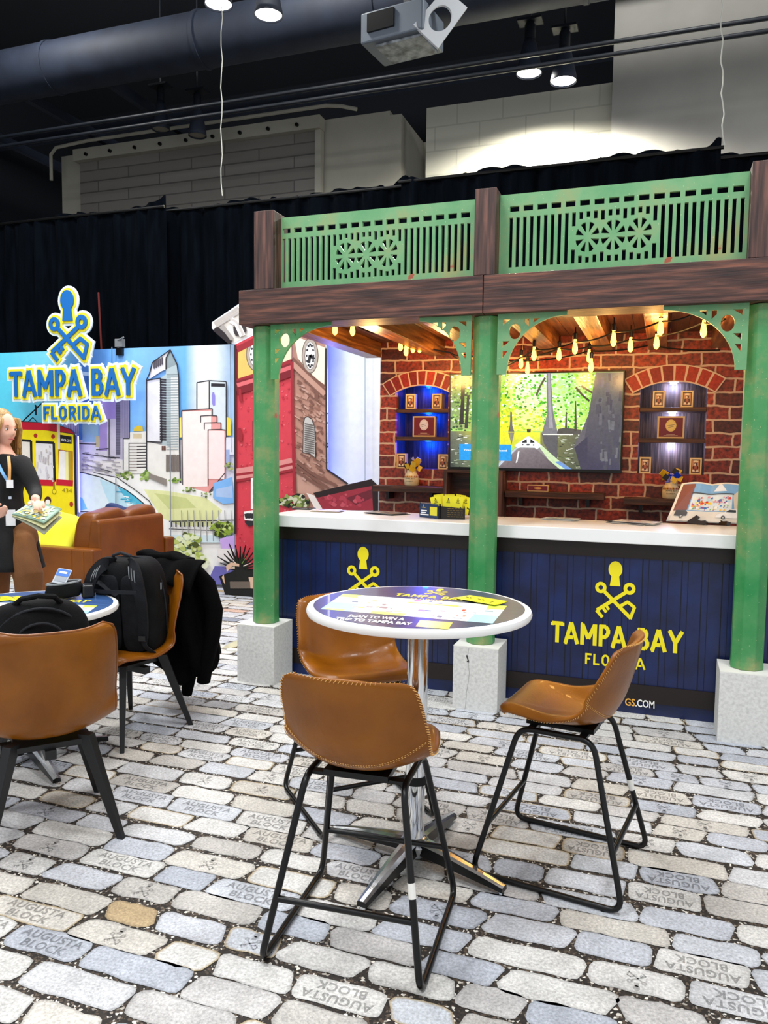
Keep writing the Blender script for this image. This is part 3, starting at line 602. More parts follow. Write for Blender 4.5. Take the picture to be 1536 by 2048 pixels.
# clock tower cutout
TY = 7.16
t = thing('clock_tower_cutout', 'tall printed cutout of a red brick clock tower standing behind the left green column', 'cutout', (-3.2, TY, 0))
c8 = crop(400, 600, 4.042)
outl = [(95,180),(315,30),(700,-40),(1000,60),(1018,400),(1025,1370),(1200,1485),(1390,1445),(1440,1500),(1440,1700),(1440,2400),(283,2400),(283,1890),(283,360),(250,350),(95,230)]
# the board itself: outline traced on its own plane, 3 cm thick
ow = [Yp(*c8(p), TY) for p in outl]; ow = [Vector((q.x, TY, max(.0, q.z))) for q in ow]
mb = MB(); mb.merge(flat2d([[(q.x, q.z) for q in ow]], .03), basis((0, TY+.016, 0), (1,0,0), (0,0,1))); mb.build('board', mat('cutout_edge_white', 'e8ecf6', .5), t)
RED, REDD, BRN, BRND, CRM = 'd0404e', '9a2632', 'b58878', '7c5448', 'f4ecd4'
it = [('efe9e2', [(105,185),(318,42),(700,-30),(990,70),(990,200),(480,250),(280,345),(255,340),(100,228)]), (RED, [(285,360),(480,262),(745,130),(748,1000),(765,1560),(765,2380),(285,2380)]), (BRN, [(745,130),(1000,210),(1015,400),(1022,1370),(1190,1485),(980,1575),(960,1700),(765,1700),(765,1560)]), ('c89c8c', [(762,1330),(1010,1480),(1190,1490),(985,1570),(765,1560)])]
for i in range(240):
    x = ar.uniform(290, 740); y = ar.uniform(420, 2000); s_ = ar.uniform(8, 22); it.append((ar.choice(['c23646', 'dc5260', 'b82c3c', 'e06a72']), [(x, y), (x+s_, y-5), (x+s_*.8, y+s_*.6), (x+3, y+s_*.5)]))
for i in range(150):
    x = ar.uniform(755, 1000); y = ar.uniform(640, 1450); it.append(('l', ar.choice(['7c5448', '8d6252', 'b98f80', 'c09a8c']), ar.uniform(2, 5), [(x, y), (x+ar.uniform(18, 50), y+ar.uniform(10, 34))]))
it += [(CRM, [(760,290),(1010,385),(1005,690),(900,600),(790,470)]), ('e3c069', [(308,405),(480,320),(480,600),(308,645)]), ('efe0c0', [(480,320),(740,190),(740,480),(480,600)])]
for cx, cy, rx, ry in ((470, 440, 92, 138), (890, 450, 62, 138)):
    it += [('o', '6a5a56', cx, cy, rx+6, ry+8), ('o', 'b7a9a0', cx, cy, rx, ry), ('o', '4a4446', cx, cy, rx-18, ry-24), ('o', 'f2efee', cx, cy, rx-22, ry-28), ('l', INK, 6, [(cx-12, cy+60), (cx, cy-5), (cx+34, cy+30)])]
    it += [('l', INK, 4, [(cx+(rx-28)*math.cos(R(a)), cy+(ry-38)*math.sin(R(a))), (cx+(rx-40)*math.cos(R(a)), cy+(ry-58)*math.sin(R(a)))]) for a in range(0, 360, 30)]
it += [('l', REDD, 12, [(300,400),(480,310),(745,190)]), ('l', REDD, 14, [(285,672),(480,610),(745,505)]), ('l', '7c1a26', 26, [(290,712),(480,660),(745,560)]), ('l', 'd96a70', 8, [(300,690),(480,635),(745,540)]), ('l', 'd78a88', 12, [(285,1388),(480,1360),(745,1300)]), ('l', 'd78a88', 12, [(285,1440),(480,1412),(748,1350)]), ('l', REDD, 5, [(285,1415),(480,1388),(748,1325)]), ('l', REDD, 5, [(285,1462),(480,1432),(748,1372)])]
it += [(REDD, [(312,720),(330,720),(338,780),(345,825),(318,815)]), (REDD, [(308,1035),(330,1035),(345,1090),(340,1145),(308,1130)]), (BRND, [(925,705),(945,700),(960,740),(955,825),(925,810)])]
it += [('l', BRND, 10, [(748,500),(840,590),(1010,740)]), ('l', BRND, 5, [(748,470),(900,620),(1010,700)]), ('l', BRND, 6, [(748,530),(850,640),(1010,790)]), ('l', 'c09484', 10, [(748,515),(850,612),(1010,762)])]
it += [('l', BRND, 6, [(765,1290),(900,1400),(1110,1505)]), ('l', BRND, 5, [(765,1330),(900,1430),(1040,1520)]), ('l', BRND, 5, [(765,1370),(880,1450),(1000,1530)]), ('l', INK, 4, [(1018,390),(1025,1370),(1195,1487)]), ('l', REDD, 6, [(745,500),(750,1000),(765,1560)]), ('l', INK, 5, [(285,360),(285,1890)])]
WIN = [(835,1230),(838,1000),(850,955),(870,945),(900,965),(925,1030),(932,1275),(890,1240)]
it += [(INK, [(x+(x-885)*.12, y+(y-1100)*.04) for x, y in WIN]), ('c2beba', WIN)] + [('l', '6b6664', 3, [(845, y), (925, y+18)]) for y in range(1000, 1230, 17)]
it += [(INK, [(425,1225),(425,980),(450,935),(480,930),(480,1225)]), ('cfcbc6', [(438,1210),(438,985),(458,950),(480,945),(480,1210)])]
it += [('f0eeec', [(412,1440),(480,1430),(480,1700),(412,1690)])] + [('151315', [(428, y), (470, y-4), (470, y+40), (428, y+44)]) for y in (1460, 1530, 1600)] + [('f0eeec', [(355,1712),(480,1690),(480,1790),(360,1780)]), (INK, [(362,1785),(480,1785),(480,1800),(395,1832),(362,1800)])] + [('l', INK, 9, [(375+i*24, 1725), (385+i*24, 1765)]) for i in range(4)]
it += [('l', '2a2226', 12, [(120,228),(250,340)]), ('3a3234', [(268,215),(300,205),(340,255),(330,280),(290,292),(272,260)]), ('3a3234', [(330,200),(372,215),(378,250),(350,270)]), ('l', 'b9b2ae', 6, [(115,190),(310,62)]), ('l', 'b9b2ae', 5, [(130,215),(312,100)]), ('l', 'a39c98', 8, [(175,205),(262,320)]), ('l', 'f6f2ee', 12, [(250,160),(300,190),(345,290)]), ('l', 'c9c2be', 5, [(245,150),(300,180),(350,285)])]
# lower red roof wing with its dark rim, and leaves at its foot
it += [('9a2c3c', [(925,1572),(1395,1478),(1400,1700),(985,1700)]), ('241416', [(915,1560),(1200,1490),(1390,1447),(1400,1500),(1200,1540),(945,1600)]), ('241416', [(1385,1447),(1440,1500),(1440,1710),(1400,1710)]), ('6b1f2e', [(1180,1600),(1390,1530),(1390,1600),(1260,1660)])] + blobs(ar, ['b03a4c', '8a2434', 'c0505e'], 1150, 1620, 180, 60, 30, 8, 26)
it += [('e9e0da', [(860,1560),(925,1580),(990,1690),(930,1690)])] + blobs(ar, ['171b14', '5c6e30', '8a9a52', '2c3a1c', 'c9cbb0'], 760, 1630, 120, 50, 60, 10, 30)
mb = MB(); art(mb, planeY(TY-.001), [i if i[0] in ('l', 'o', 'g') else i for i in it], 0, step=.00004, T=c8); mb.build('tower_print', PRINT, t)
mb = MB(); a, b_ = Yp(652, 700, TY), Yp(652, 945, TY); mb.boxx(a.x-.03, a.x-.02, TY+.04, TY+.05, b_.z, a.z); mb.build('led_strip', LED, t)
# streetcar cutout
SY = 7.22; c5 = crop(0, 600, 4.655); c6 = crop(0, 800, 4.452)
t = thing('streetcar_cutout', 'printed cutout of a yellow and red streetcar mounted on the mural behind the standing woman', 'cutout', (-6.2, SY, 0))
outl = [(-250,255),(100,222),(190,188),(460,205),(620,260),(668,300),(680,500),(684,1020),(684,1700),(-250,1700)]
ow = [Yp(*c6(p), SY) for p in outl]
mb = MB(); mb.merge(flat2d([[(q.x, max(.05, q.z)) for q in ow]], .03), basis((0, SY+.016, 0), (1,0,0), (0,0,1))); mb.build('board', mat('cutout_edge_dark', '2a2a30', .5), t)
YL = 'f2dc14'
it = [(YL, [(-250,270),(100,262),(400,270),(620,300),(664,312),(674,500),(678,1020),(678,1690),(-250,1690)]), ('c01830', [(-250,262),(105,232),(190,195),(460,208),(620,262),(662,300),(610,292),(400,270),(100,262),(-250,272)]),
 ('151515', [(532,308),(638,325),(638,392),(535,382)]), ('e6dfd4', [(130,358),(276,364),(282,728),(150,728)]), ('e3e0e2', [(318,372),(478,382),(486,728),(325,728)]), ('a8231c', [(520,440),(648,458),(648,730),(522,722)]), ('b8951c', [(590,455),(640,460),(642,728),(596,726)]), ('1c1214', [(522,445),(585,455),(580,640),(530,600)])]
it += [('l', 'f2eeea', 9, [(548, 450), (540, 720)]), ('l', 'f2eeea', 8, [(566, 455), (570, 722)]), ('l', 'efe9a0', 7, [(592, 460), (596, 724)]), ('l', '1a1a1a', 5, [(276,364),(282,728)]), ('l', '1a1a1a', 5, [(110,352),(276,364)]), ('l', '1a1a1a', 5, [(318,372),(478,382),(486,728)]), ('l', 'c01830', 12, [(270,732),(486,740)]), ('l', 'c01830', 12, [(500,732),(650,742)]), ('l', '222', 4, [(664,312),(678,1020)]) if 0 else ('l', '222222', 5, [(664,312),(678,1020)]),
 ('o', 'b03020', 316, 317, 17, 19), ('o', 'b03020', 472, 325, 17, 20), ('o', 'b03020', 635, 928, 17, 25), ('l', 'e9d9c0', 6, [(520,200),(522,440)])]
for i in range(24): x = ar.uniform(330, 470); y = ar.uniform(390, 700); it.append(('l', ar.choice(['cfcad2', 'c2bab6', 'b9b0b0']), 3, [(x, y), (x+ar.uniform(-6, 6), y+ar.uniform(10, 60))]))
it += [('l', '8a7a10', 3, [(480,740),(480,800)]), ('o', '8a7a10', 482, 815, 19, 24), ('o', YL, 482, 815, 14, 18), ('o', '4a2018', 425, 895, 30, 36), ('o', 'f5f0e8', 425, 910, 22, 24)]
mb = MB(); art(mb, planeY(SY-.001), it, 0, T=c6)
def put_text(mb, s, A, B, h, P, off, c, bold=.0, spacing=1):
    """text fitted between photo points A (left foot) and B (right foot) with pixel height h"""
    tm = text_mb(s, 1, align='LEFT', bold=bold, spacing=spacing); xs_ = [v.x for v in tm.v]; ys_ = [v.y for v in tm.v]
    x0, x1, y0, y1 = min(xs_), max(xs_), min(ys_), max(ys_)
    o_ = P(A[0], A[1], off); e = P(B[0], B[1], off)-o_; up = (P(A[0]+h[0], A[1]-h[1], off) if isinstance(h, tuple) else P(A[0], A[1]-h, off))-o_
    mb.merge(tm, basis(o_, e/(x1-x0), up/(y1-y0)) @ Matrix.Translation((-x0, -y0, 0)), c)
put_text(mb, 'YBOR CITY', c6((543, 366)), c6((633, 376)), 5, planeY(SY-.006), 0, 'f4f4f4', bold=.02)
put_text(mb, '434', c6((552, 822)), c6((640, 826)), 8, planeY(SY-.006), 0, '9a8a1a')
mb.build('streetcar_print', PRINT, t)
mb = MB(); P = lambda x, y: Yp(*c6((x, y)), SY+.02)
mb.tube([P(200, 192), P(395, 8)], .008, 6); mb.tube([P(255, 192), P(292, 155), P(330, 195)], .006, 6); mb.tube([P(320, 135), P(320, 60), P(315, 45)], .01, 6); mb.build('trolley_pole', BLACKM, t, True)
mb = MB(); a, b_ = Yp(*c6((676, 320)), SY), Yp(*c6((676, 1000)), SY); mb.boxx(a.x-.005, a.x+.006, SY+.03, SY+.04, b_.z, a.z); mb.build('led_strip', LED, t)
light('led_glow', 'AREA', (a.x+.06, SY+.05, 1.35), 5, (.42, .38, 1), .05, (R(-90), 0, R(-30)), size_y=1.4)
a = Yp(654, 830, TY); light('led_glow', 'AREA', (a.x+.01, TY+.06, 1.45), 7, (.32, .3, 1), .05, (R(-90), 0, R(-40)), size_y=1.7)
# keys sign
GY = 7.05
t = thing('keys_logo_sign', 'raised blue TAMPA BAY FLORIDA sign with a keyhole over crossed keys, outlined in yellow', 'sign', (-6.17, GY, 2.08))
sc_ = 1.685/1130
Ms = basis((-6.185, GY, 2.055), (sc_, 0, 0), (0, 0, sc_*1.02))
zc = 1/1
mb = MB(); q = logo_mb(grow=34, thick=.02/1, z=0); 
def sign_layer(grow, y0, y1, name, m_, word_dx=0):
    src = logo_mb(grow=grow, t=.16); M0 = basis((-6.185, y1, 2.055), (sc_, 0, 0), (0, 0, sc_*1.02)); mb = MB(); i = 0
    for f in src.f:
        pts = [M0 @ src.v[j] for j in f]; i += 1; dy = -1e-5*(i % 60)
        a_ = [p_+Vector((0, dy, 0)) for p_ in pts]; b_ = [Vector((p_.x, y0, p_.z)) for p_ in pts]; mb.rings([a_, b_])
    return mb.build(name, m_, t)
sign_layer(34, GY+.03, GY+.012, 'white_border', mat('sign_white', 'dfeef2', .4))
sign_layer(17, GY+.011, GY+.004, 'yellow_border', mat('sign_yellow', 'efe22a', .4))
sign_layer(0, GY+.003, GY-.012, 'blue_lettering', mat('sign_blue', '1668b4', .35))
mb = MB(); mb.boxx(-6.25, -6.12, GY+.03, GY+.04, 2.6, 2.75); mb.boxx(-6.2, -6.16, GY+.04, WY-.002, 2.3, 2.34);  mb.build('mounting_board', mat('sign_back', 'cfe0ea', .5), t)
light('led_glow', 'AREA', (-5.75, GY+.12, 1.95), 5, (.4, .36, 1), 1.0, (R(-90), 0, 0), size_y=.5)
# planter cutout at the foot of the tower
PY = 6.95; t = thing('plant_cutout', 'low printed cutout of dark spiky fern leaves on the floor beside the left column', 'cutout', (-3.85, PY, 0)); cp7 = crop(380, 1040, 5.69)
lf = []
for a in range(-10, 200, 14):
    an = R(a); r0, r1 = 60, ar.uniform(200, 290); w_ = R(11)
    lf += [(560+r0*math.cos(an-w_)*1.0, 560-r0*math.sin(an-w_)), (560+r1*math.cos(an), 520-r1*math.sin(an)*1.0), (560+r0*math.cos(an+w_)*1.0, 560-r0*math.sin(an+w_))]
lf = [(820, 640), (700, 560)] + [(x, min(y, 640)) for x, y in lf] + [(330, 640), (400, 790), (840, 800)]
ow = [Yp(*cp7(p), PY) for p in lf]; mb = MB(); mb.merge(flat2d([[(q.x, q.z if q.z > .12 else 0) for q in ow]], .02), basis((0, PY+.011, 0), (1,0,0), (0,0,1))); mb.build('board', mat('leaf_black', '0d100d', .6), t)
it = []
for a in range(0, 190, 11):
    an = R(a+ar.uniform(-4, 4)); r1 = ar.uniform(150, 240); w_ = R(7)
    it.append((ar.choice(['1c2a16', '5f7c3c', 'd7c3ae', '7c8f5a', '0e120c', 'e9dcd0']), [(560+50*math.cos(an-w_), 540-50*math.sin(an-w_)), (560+r1*math.cos(an), 530-r1*math.sin(an)*.95), (560+50*math.cos(an+w_), 540-50*math.sin(an+w_))]))
it += [('d9b79c', [(410,520),(470,480),(560,500),(560,530),(480,520),(430,580),(420,600)]), ('d9b79c', [(360,650),(385,620),(400,740),(380,700)]), ('d9b79c', [(665,650),(720,650),(720,780),(690,780)])] + [('l', '6d6258', 6, [(470+i*28, 700), (475+i*28, 780)]) for i in range(8)]
mb = MB(); art(mb, planeY(PY-.001), it, 0, T=cp7); mb.build('leaf_print', PRINT, t)
# rooster cutout
HY = 5.05; t = thing('rooster_cutout', 'small printed cutout of a white rooster with red comb pecking beside the left white pedestal', 'cutout', (-2.8, HY, 0))
outl = [(215,1560),(250,1548),(268,1580),(330,1480),(430,1410),(530,1370),(700,1340),(760,1500),(740,1650),(560,1700),(470,1710),(430,1640),(390,1650),(350,1680),(300,1690),(288,1725),(275,1690),(225,1675),(212,1630)]
ow = [Yp(*cp7(p), HY) for p in outl]; zmin = min(q.z for q in ow)
mb = MB(); mb.merge(flat2d([[(q.x, q.z) for q in ow]], .012), basis((0, HY+.007, 0), (1,0,0), (0,0,1))); mb.build('board', mat('rooster_cream', 'e6dfc0', .6), t)
it = [('8f1a22', [(215,1560),(250,1548),(268,1590),(262,1680),(225,1672),(213,1630)]), ('8f1a22', [(270,1640),(330,1628),(388,1645),(350,1678),(300,1688),(288,1720),(272,1690)]), ('f0e9c8', [(268,1600),(330,1485),(430,1415),(530,1375),(700,1345),(750,1500),(560,1640),(400,1640),(330,1630)]), ('3a1a14', [(440,1650),(700,1640),(700,1700),(520,1705)])]
for i in range(16): x = 300+i*14; it.append(('l', ar.choice(['5a4a34', 'b9ae86', '9a8c66']), 5, [(x, 1620-ar.uniform(0, 20)), (x+90, 1560-ar.uniform(0, 40)-i*4), (x+150, 1470-i*4)]))
mb = MB(); art(mb, planeY(HY-.001), it, 0, T=cp7); mb.build('rooster_print', PRINT, t)
mb = MB(); mb.boxx(-3.0, -2.6, HY-.06, HY+.1, .002, .012); mb.boxx(-2.78, -2.72, HY+.012, HY+.02, .01, max(.12, zmin+.12)); mb.build('foot_plate', WHITEP, t)
# ================================================================ BOOTH PAVILION
PX = [-2.538, -1.1055, .3258]     # left edges of the three pedestals
PN = ['left', 'middle', 'right']; FY = 4.36
for i, x0 in enumerate(PX):
    t = thing('pedestal', ['speckled white square pedestal under the left green column', 'speckled white pedestal with a crack, under the middle green column', 'speckled white pedestal under the right green column at the picture edge'][i], 'pedestal', (x0+.1325, FY+.135, 0), 0, 'pedestals under the green columns')
    mb = MB(); mb.boxx(x0, x0+.265, FY, FY+.262, 0, .37); mb.build('block', CONC, t, bevel=.002)
    mb = MB(); mb.boxx(x0, x0+.265, FY, FY+.262, .3702, .376); mb.build('cap', WHITEP, t)
    if i == 1:
        P = planeY(FY-.0008); mb = MB()
        art(mb, P, [('l', '8a8a86', .6, [(938, 1296), (935, 1312), (937, 1330), (938.5, 1345), (937, 1362), (933, 1385), (932, 1400), (930, 1418)]), ('2c2c2a', [(932, 1312), (934, 1309), (938, 1322), (935, 1320)]), ('2c2c2a', [(933, 1323), (936, 1320), (939, 1324), (936, 1325)])]); mb.build('crack', PRINT, t)
    # octagonal column
    cx = [-2.402, -.975, .462][i]
    t = thing('green_column', ['mottled green octagonal column, leftmost, beside the clock tower cutout', 'mottled green octagonal column in the middle, in front of the screen', 'mottled green octagonal column, rightmost, beside the open book stand'][i], 'column', (cx, FY+.135, .376), 0, 'green octagonal columns')
    mb = MB(); mb.lathe([(.086, .377), (.086, .4), (.084, .42), (.084, 2.268)], (cx, FY+.135, 0), 8, ph=PI/8 + (.0))
    mb.build('shaft', GREEN, t, bevel=.004)
# fascia beams
for i, (x0, x1) in enumerate(((-2.523, -.979), (-.975, 1.3))):
    t = thing('fascia_beam', ['left half of the dark brown wood-grain beam across the top of the booth', 'right half of the dark brown wood-grain beam across the top of the booth'][i], 'beam', ((x0+x1)/2, FY, 2.269), 0, 'fascia beams of the booth')
    mb = MB(); mb.boxx(x0, x1, FY, FY+.24, 2.27, 2.48); mb.build('beam_body', WOODX, t, bevel=.003)
# railing posts and fretwork
def rail_y(): return FY+.12
for i, (x0, w_, lb) in enumerate(((-2.418, .133, 'short brown wood post at the left end of the green fretwork railing'), (-1.035, .12, 'short brown wood post between the two green fretwork railings'), (.365, .13, 'short brown wood post at the right end of the green fretwork railing'))):
    t = thing('railing_post', lb, 'post', (x0+w_/2, FY+.1, 2.48), 0, 'posts of the booth railing')
    mb = MB(); mb.boxx(x0, x0+w_, FY+.002, FY+.2, 2.481, 2.95); mb.build('post_body', WOODZ, t, bevel=.003)
def fret(x0, x1, z0, z1, lb):
    W = x1-x0; H = z1-z0; out = [[(x0, z0), (x1, z0), (x1, z1), (x0, z1)]]
    n = 16; m_ = .045; cw = (W-2*m_)/n
    for i in range(n):
        a = x0+m_+i*cw+cw*.14; out.append([(a, z1-.096), (a+cw*.68, z1-.096), (a+cw*.68, z1-.066), (a, z1-.066)])
    k = 32; kw = (W-2*m_)/k; zb, zt = z0+.055, z1-.128; cxm = (x0+x1)/2-.03*W
    rc = [(cxm-.135, .094), (cxm, .094), (cxm+.135, .094)]; cz = (zb+zt)/2; rx, rz = .078, .1
    for i in range(k):
        a = x0+m_+i*kw+kw*.25; b_ = a+kw*.5; xm = (a+b_)/2
        cuts = []
        for c_, _ in rc:
            d = abs(xm-c_)
            if d < rx+.008: h_ = rz*math.sqrt(max(0, 1-(d/(rx+.012))**2))+.006; cuts.append((cz-h_, cz+h_))
        if not cuts: out.append([(a, zb), (b_, zb), (b_, zt), (a, zt)])
        else:
            lo = min(c_[0] for c_ in cuts); hi = max(c_[1] for c_ in cuts)
            if lo-zb > .012: out.append([(a, zb), (b_, zb), (b_, lo), (a, lo)])
            if zt-hi > .012: out.append([(a, hi), (b_, hi), (b_, zt), (a, zt)])
    for c_, _ in rc:       # rosettes: eight wedge openings round a hub
        for j in range(8):
            a0, a1 = j*45+12, j*45+33; ro, ri = .8, .25
            rr = lambda r_, a: (c_+rx*r_*math.cos(R(a)), cz+rz*r_*math.sin(R(a)))
            out.append([rr(ri, (a0+a1)/2), rr(ro, a0-2), rr(ro*1.02, (a0+a1)/2), rr(ro, a1+2)])
    t = thing('fretwork_railing', lb, 'railing', ((x0+x1)/2, rail_y(), z0), 0, 'green fretwork railings on the booth roof')
    mb = MB(); mb.merge(flat2d(out, .018), basis((0, rail_y(), 0), (1,0,0), (0,0,1))); mb.build('fretwork_panel', GREENL, t)
fret(-2.33, -1.03, 2.482, 2.93, 'green fretwork railing panel with three rosettes, the left one on the booth roof')
fret(-.915, .4, 2.482, 2.938, 'green fretwork railing panel with three rosettes, the right one on the booth roof')
# arch brackets
def bracket(xc, sgn, L_, lb):
    """xc = column edge; sgn +1 grows to the right"""
    y = FY+.055; zt = 2.27; H = .335
    pts = [(0, 0), (L_, 0)]; n = 18
    pts += [(.055+(L_-.055)*(1-math.sin(R(90*i/n))), -(H-0)*(1-math.cos(R(90*i/n)))) for i in range(1, n+1)]
    pts = [(0, 0), (L_, 0)] + [(.055+(L_-.055)*(1-math.sin(R(90*i/n))), -.02-(H-.02)*(1-math.cos(R(90*i/n)))) for i in range(0, n+1)] + [(0, -H)]
    cx, cz = .098, -.098
    holes = [circ(cx, cz, .033, .043, 20)]
    for q in ([(.03, -.03), (.075, -.03), (.03, -.06)], [(.03, -.15), (.03, -.185), (.07, -.15)], [(.03, -.205), (.06, -.205), (.03, -.245)], [(.15, -.03), (.175, -.03), (.175, -.075), (.15, -.05)], [(.2, -.03), (.235, -.03), (.2, -.055)]): holes.append(q)
    M = basis((xc, y, zt), (sgn, 0, 0), (0, 0, 1))
    t = thing('arch_bracket', lb, 'bracket', (xc, y, zt-H), 0, 'cut-out arch brackets under the beam')
    mb = MB(); f_ = flat2d([pts]+holes, .016)
    mb.merge(f_, M); mb.build('bracket_board', GREENL if sgn*xc > 0 or abs(xc) < 1 else GREEN, t)
bracket(-2.325, 1, .41, 'green cut-out arch bracket right of the left column')
bracket(-1.05, -1, .31, 'green cut-out arch bracket left of the middle column')
bracket(-.9, 1, .38, 'green cut-out arch bracket right of the middle column')
bracket(.385, -1, .41, 'green cut-out arch bracket left of the right column')
# roof: boards and joists
BWY = 6.2
t = thing('pavilion_roof', 'orange lit wooden roof of boards and joists over the counter', 'roof', (-.6, 5.3, 2.27))
mb = MB()
x = -2.5
while x < 1.3: mb.boxx(x, x+.117, FY+.24, BWY+.3, 2.395, 2.41); x += .12
mb.build('roof_boards', BOARD, t)
for xj in (-2.37, -1.82, -1.4, -.9, -.51, -.13, .3, .75):
    mb = MB(); mb.boxx(xj, xj+.13, FY+.241, BWY-.001, 2.27, 2.394); mb.build('joist', JOIST, t, bevel=.003)
# ---------------------------------------------------------------- brick back wall with two arched niches
t = thing('brick_wall', 'printed red brick back wall behind the counter with two arched shelf niches', 'wall panel', (-.6, BWY, 0))
NL = (-2.1, -1.655); NR = (-.176, .29); NZ0, NZS, NZT = 1.352, 1.985, 2.04
f = BWY/6.15
NL = (NL[0]*1.0, NL[1]); 
outl = [[(-2.245, .0), (1.3, .0), (1.3, 2.42), (-2.245, 2.42)]]
def arch_pts(x0, x1, zs, zt, n=14): 
    c = (x0+x1)/2; hw = (x1-x0)/2; h = zt-zs; Rr = (hw*hw+h*h)/(2*h); cz = zt-Rr; a = math.asin(hw/Rr)
    return [(c+Rr*math.sin(a*(1-2*i/n)), cz+Rr*math.cos(a*(1-2*i/n))) for i in range(n+1)], (c, cz, Rr, a)
for n0, n1 in (NL, NR):
    ap, _ = arch_pts(n0, n1, NZS, NZT); outl.append([(n0, NZ0), (n1, NZ0)] + ap)
mb = MB(); mb.merge(flat2d(outl, .03), basis((0, BWY+.015, 0), (1,0,0), (0,0,1))); mb.build('brick_face', BRICK, t)
mb = MB(); mb.boxx(-2.245, -2.215, BWY+.03, BWY+.32, 0, 2.42); mb.boxx(-2.245, 1.3, BWY+.32, BWY+.34, 0, 2.42); mb.build('side_panel', WHITEP, t)
mb = MB(); mb.boxx(-.318, -.3165, BWY-.0015, BWY, 1.9, 2.41); mb.build('panel_seam', BLACKM, t)
for k, (n0, n1) in enumerate((NL, NR)):
    tn = thing('niche_shelves', ['left arched wooden shelf niche glowing deep blue', 'right arched wooden shelf niche glowing white and pale blue'][k], 'shelf', ((n0+n1)/2, BWY+.15, NZ0), 0, 'arched shelf niches')
    mb = MB(); mb.boxx(n0-.01, n1+.01, BWY+.25, BWY+.27, NZ0-.02, NZT+.02); mb.build('back_planks', NICHEB, tn)
    for a, b_ in ((n0-.02, n0-.001), (n1+.001, n1+.02)): mb = MB(); mb.boxx(a, b_, BWY+.031, BWY+.25, NZ0-.02, NZT); mb.build('side_panel', NICHEB, tn)
    mb = MB(); mb.boxx(n0-.02, n1+.02, BWY+.031, BWY+.25, NZ0-.02, NZ0-.001); mb.build('bottom_board', SHELFW, tn)
    mb = MB(); mb.boxx(n0-.02, n1+.02, BWY+.031, BWY+.25, NZT+.001, NZT+.02); mb.build('top_board', SHELFW, tn)
    for z in (1.585, 1.815): mb = MB(); mb.boxx(n0+.001, n1-.001, BWY+.005, BWY+.245, z, z+.032); mb.build('shelf_board', SHELFW, tn, bevel=.002)
    cc = (.0, .05, 1) if k == 0 else (.5, .58, 1)
    for z in (2.025, 1.8, 1.572):
        m_ = MATS.get('puck%d' % k) or mat('puck%d' % k, '2030ff' if k == 0 else 'cfe0ff', .4, emis=6)
        mb = MB(); mb.cyl(((n0+n1)/2, BWY+.2, z+.006), ((n0+n1)/2, BWY+.2, z+.013), .025, n=16); mb.build('puck_light', m_, tn)
        light('puck_glow', 'POINT', ((n0+n1)/2, BWY+.19, z-.01), 9 if k == 0 else 4.5, cc, .025)
    # brick arch over the niche
    _, (c, cz, Rr, a) = arch_pts(n0-.025, n1+.025, NZS-.02, NZT-.006)
    ta = thing('brick_arch', ['flat printed red brick arch over the blue niche on the left', 'flat printed red brick arch over the pale niche on the right'][k], 'arch', (c, BWY, NZT), 0, 'brick arches over the niches')
    n = 9 if k == 0 else 8; R0, R1 = Rr, Rr+.125; a *= 1.12
    ring = [(c+r_*math.sin(a*(1-2*i/24)), cz+r_*math.cos(a*(1-2*i/24))) for r_, rg in ((R1, range(25)), (R0, range(24, -1, -1))) for i in rg]
    mb = MB(); mb.merge(flat2d([ring], .02), basis((0, BWY-.011, 0), (1,0,0), (0,0,1))); mb.build('mortar_board', mat('arch_mortar_%d' % k, 'd8b89a', .6), ta)
    mb = MB(); r_ = random.Random(k+3)
    for i in range(n):
        a0 = a-2*a*(i+.09)/n; a1 = a-2*a*(i+.9)/n; pts = []
        for rr, aa in ((R1-.009, a0), (R1-.009, (a0+a1)/2), (R1-.009, a1), (R0+.009, a1*.985), (R0+.009, a0*.985)):
            pts.append((c+rr*math.sin(aa)+r_.uniform(-.002, .002), BWY-.0225, cz+rr*math.cos(aa)+r_.uniform(-.002, .002)))
        mb.rings([pts, [(x, BWY-.02, z) for x, _, z in pts]], c=r_.choice(['9c2416', '8a1d14', 'a52c18', '7c1a14']))
    mb.build('arch_bricks', print_mat('arch_brick_print_%d' % k, .5, nscale=70, amt=.35), ta)
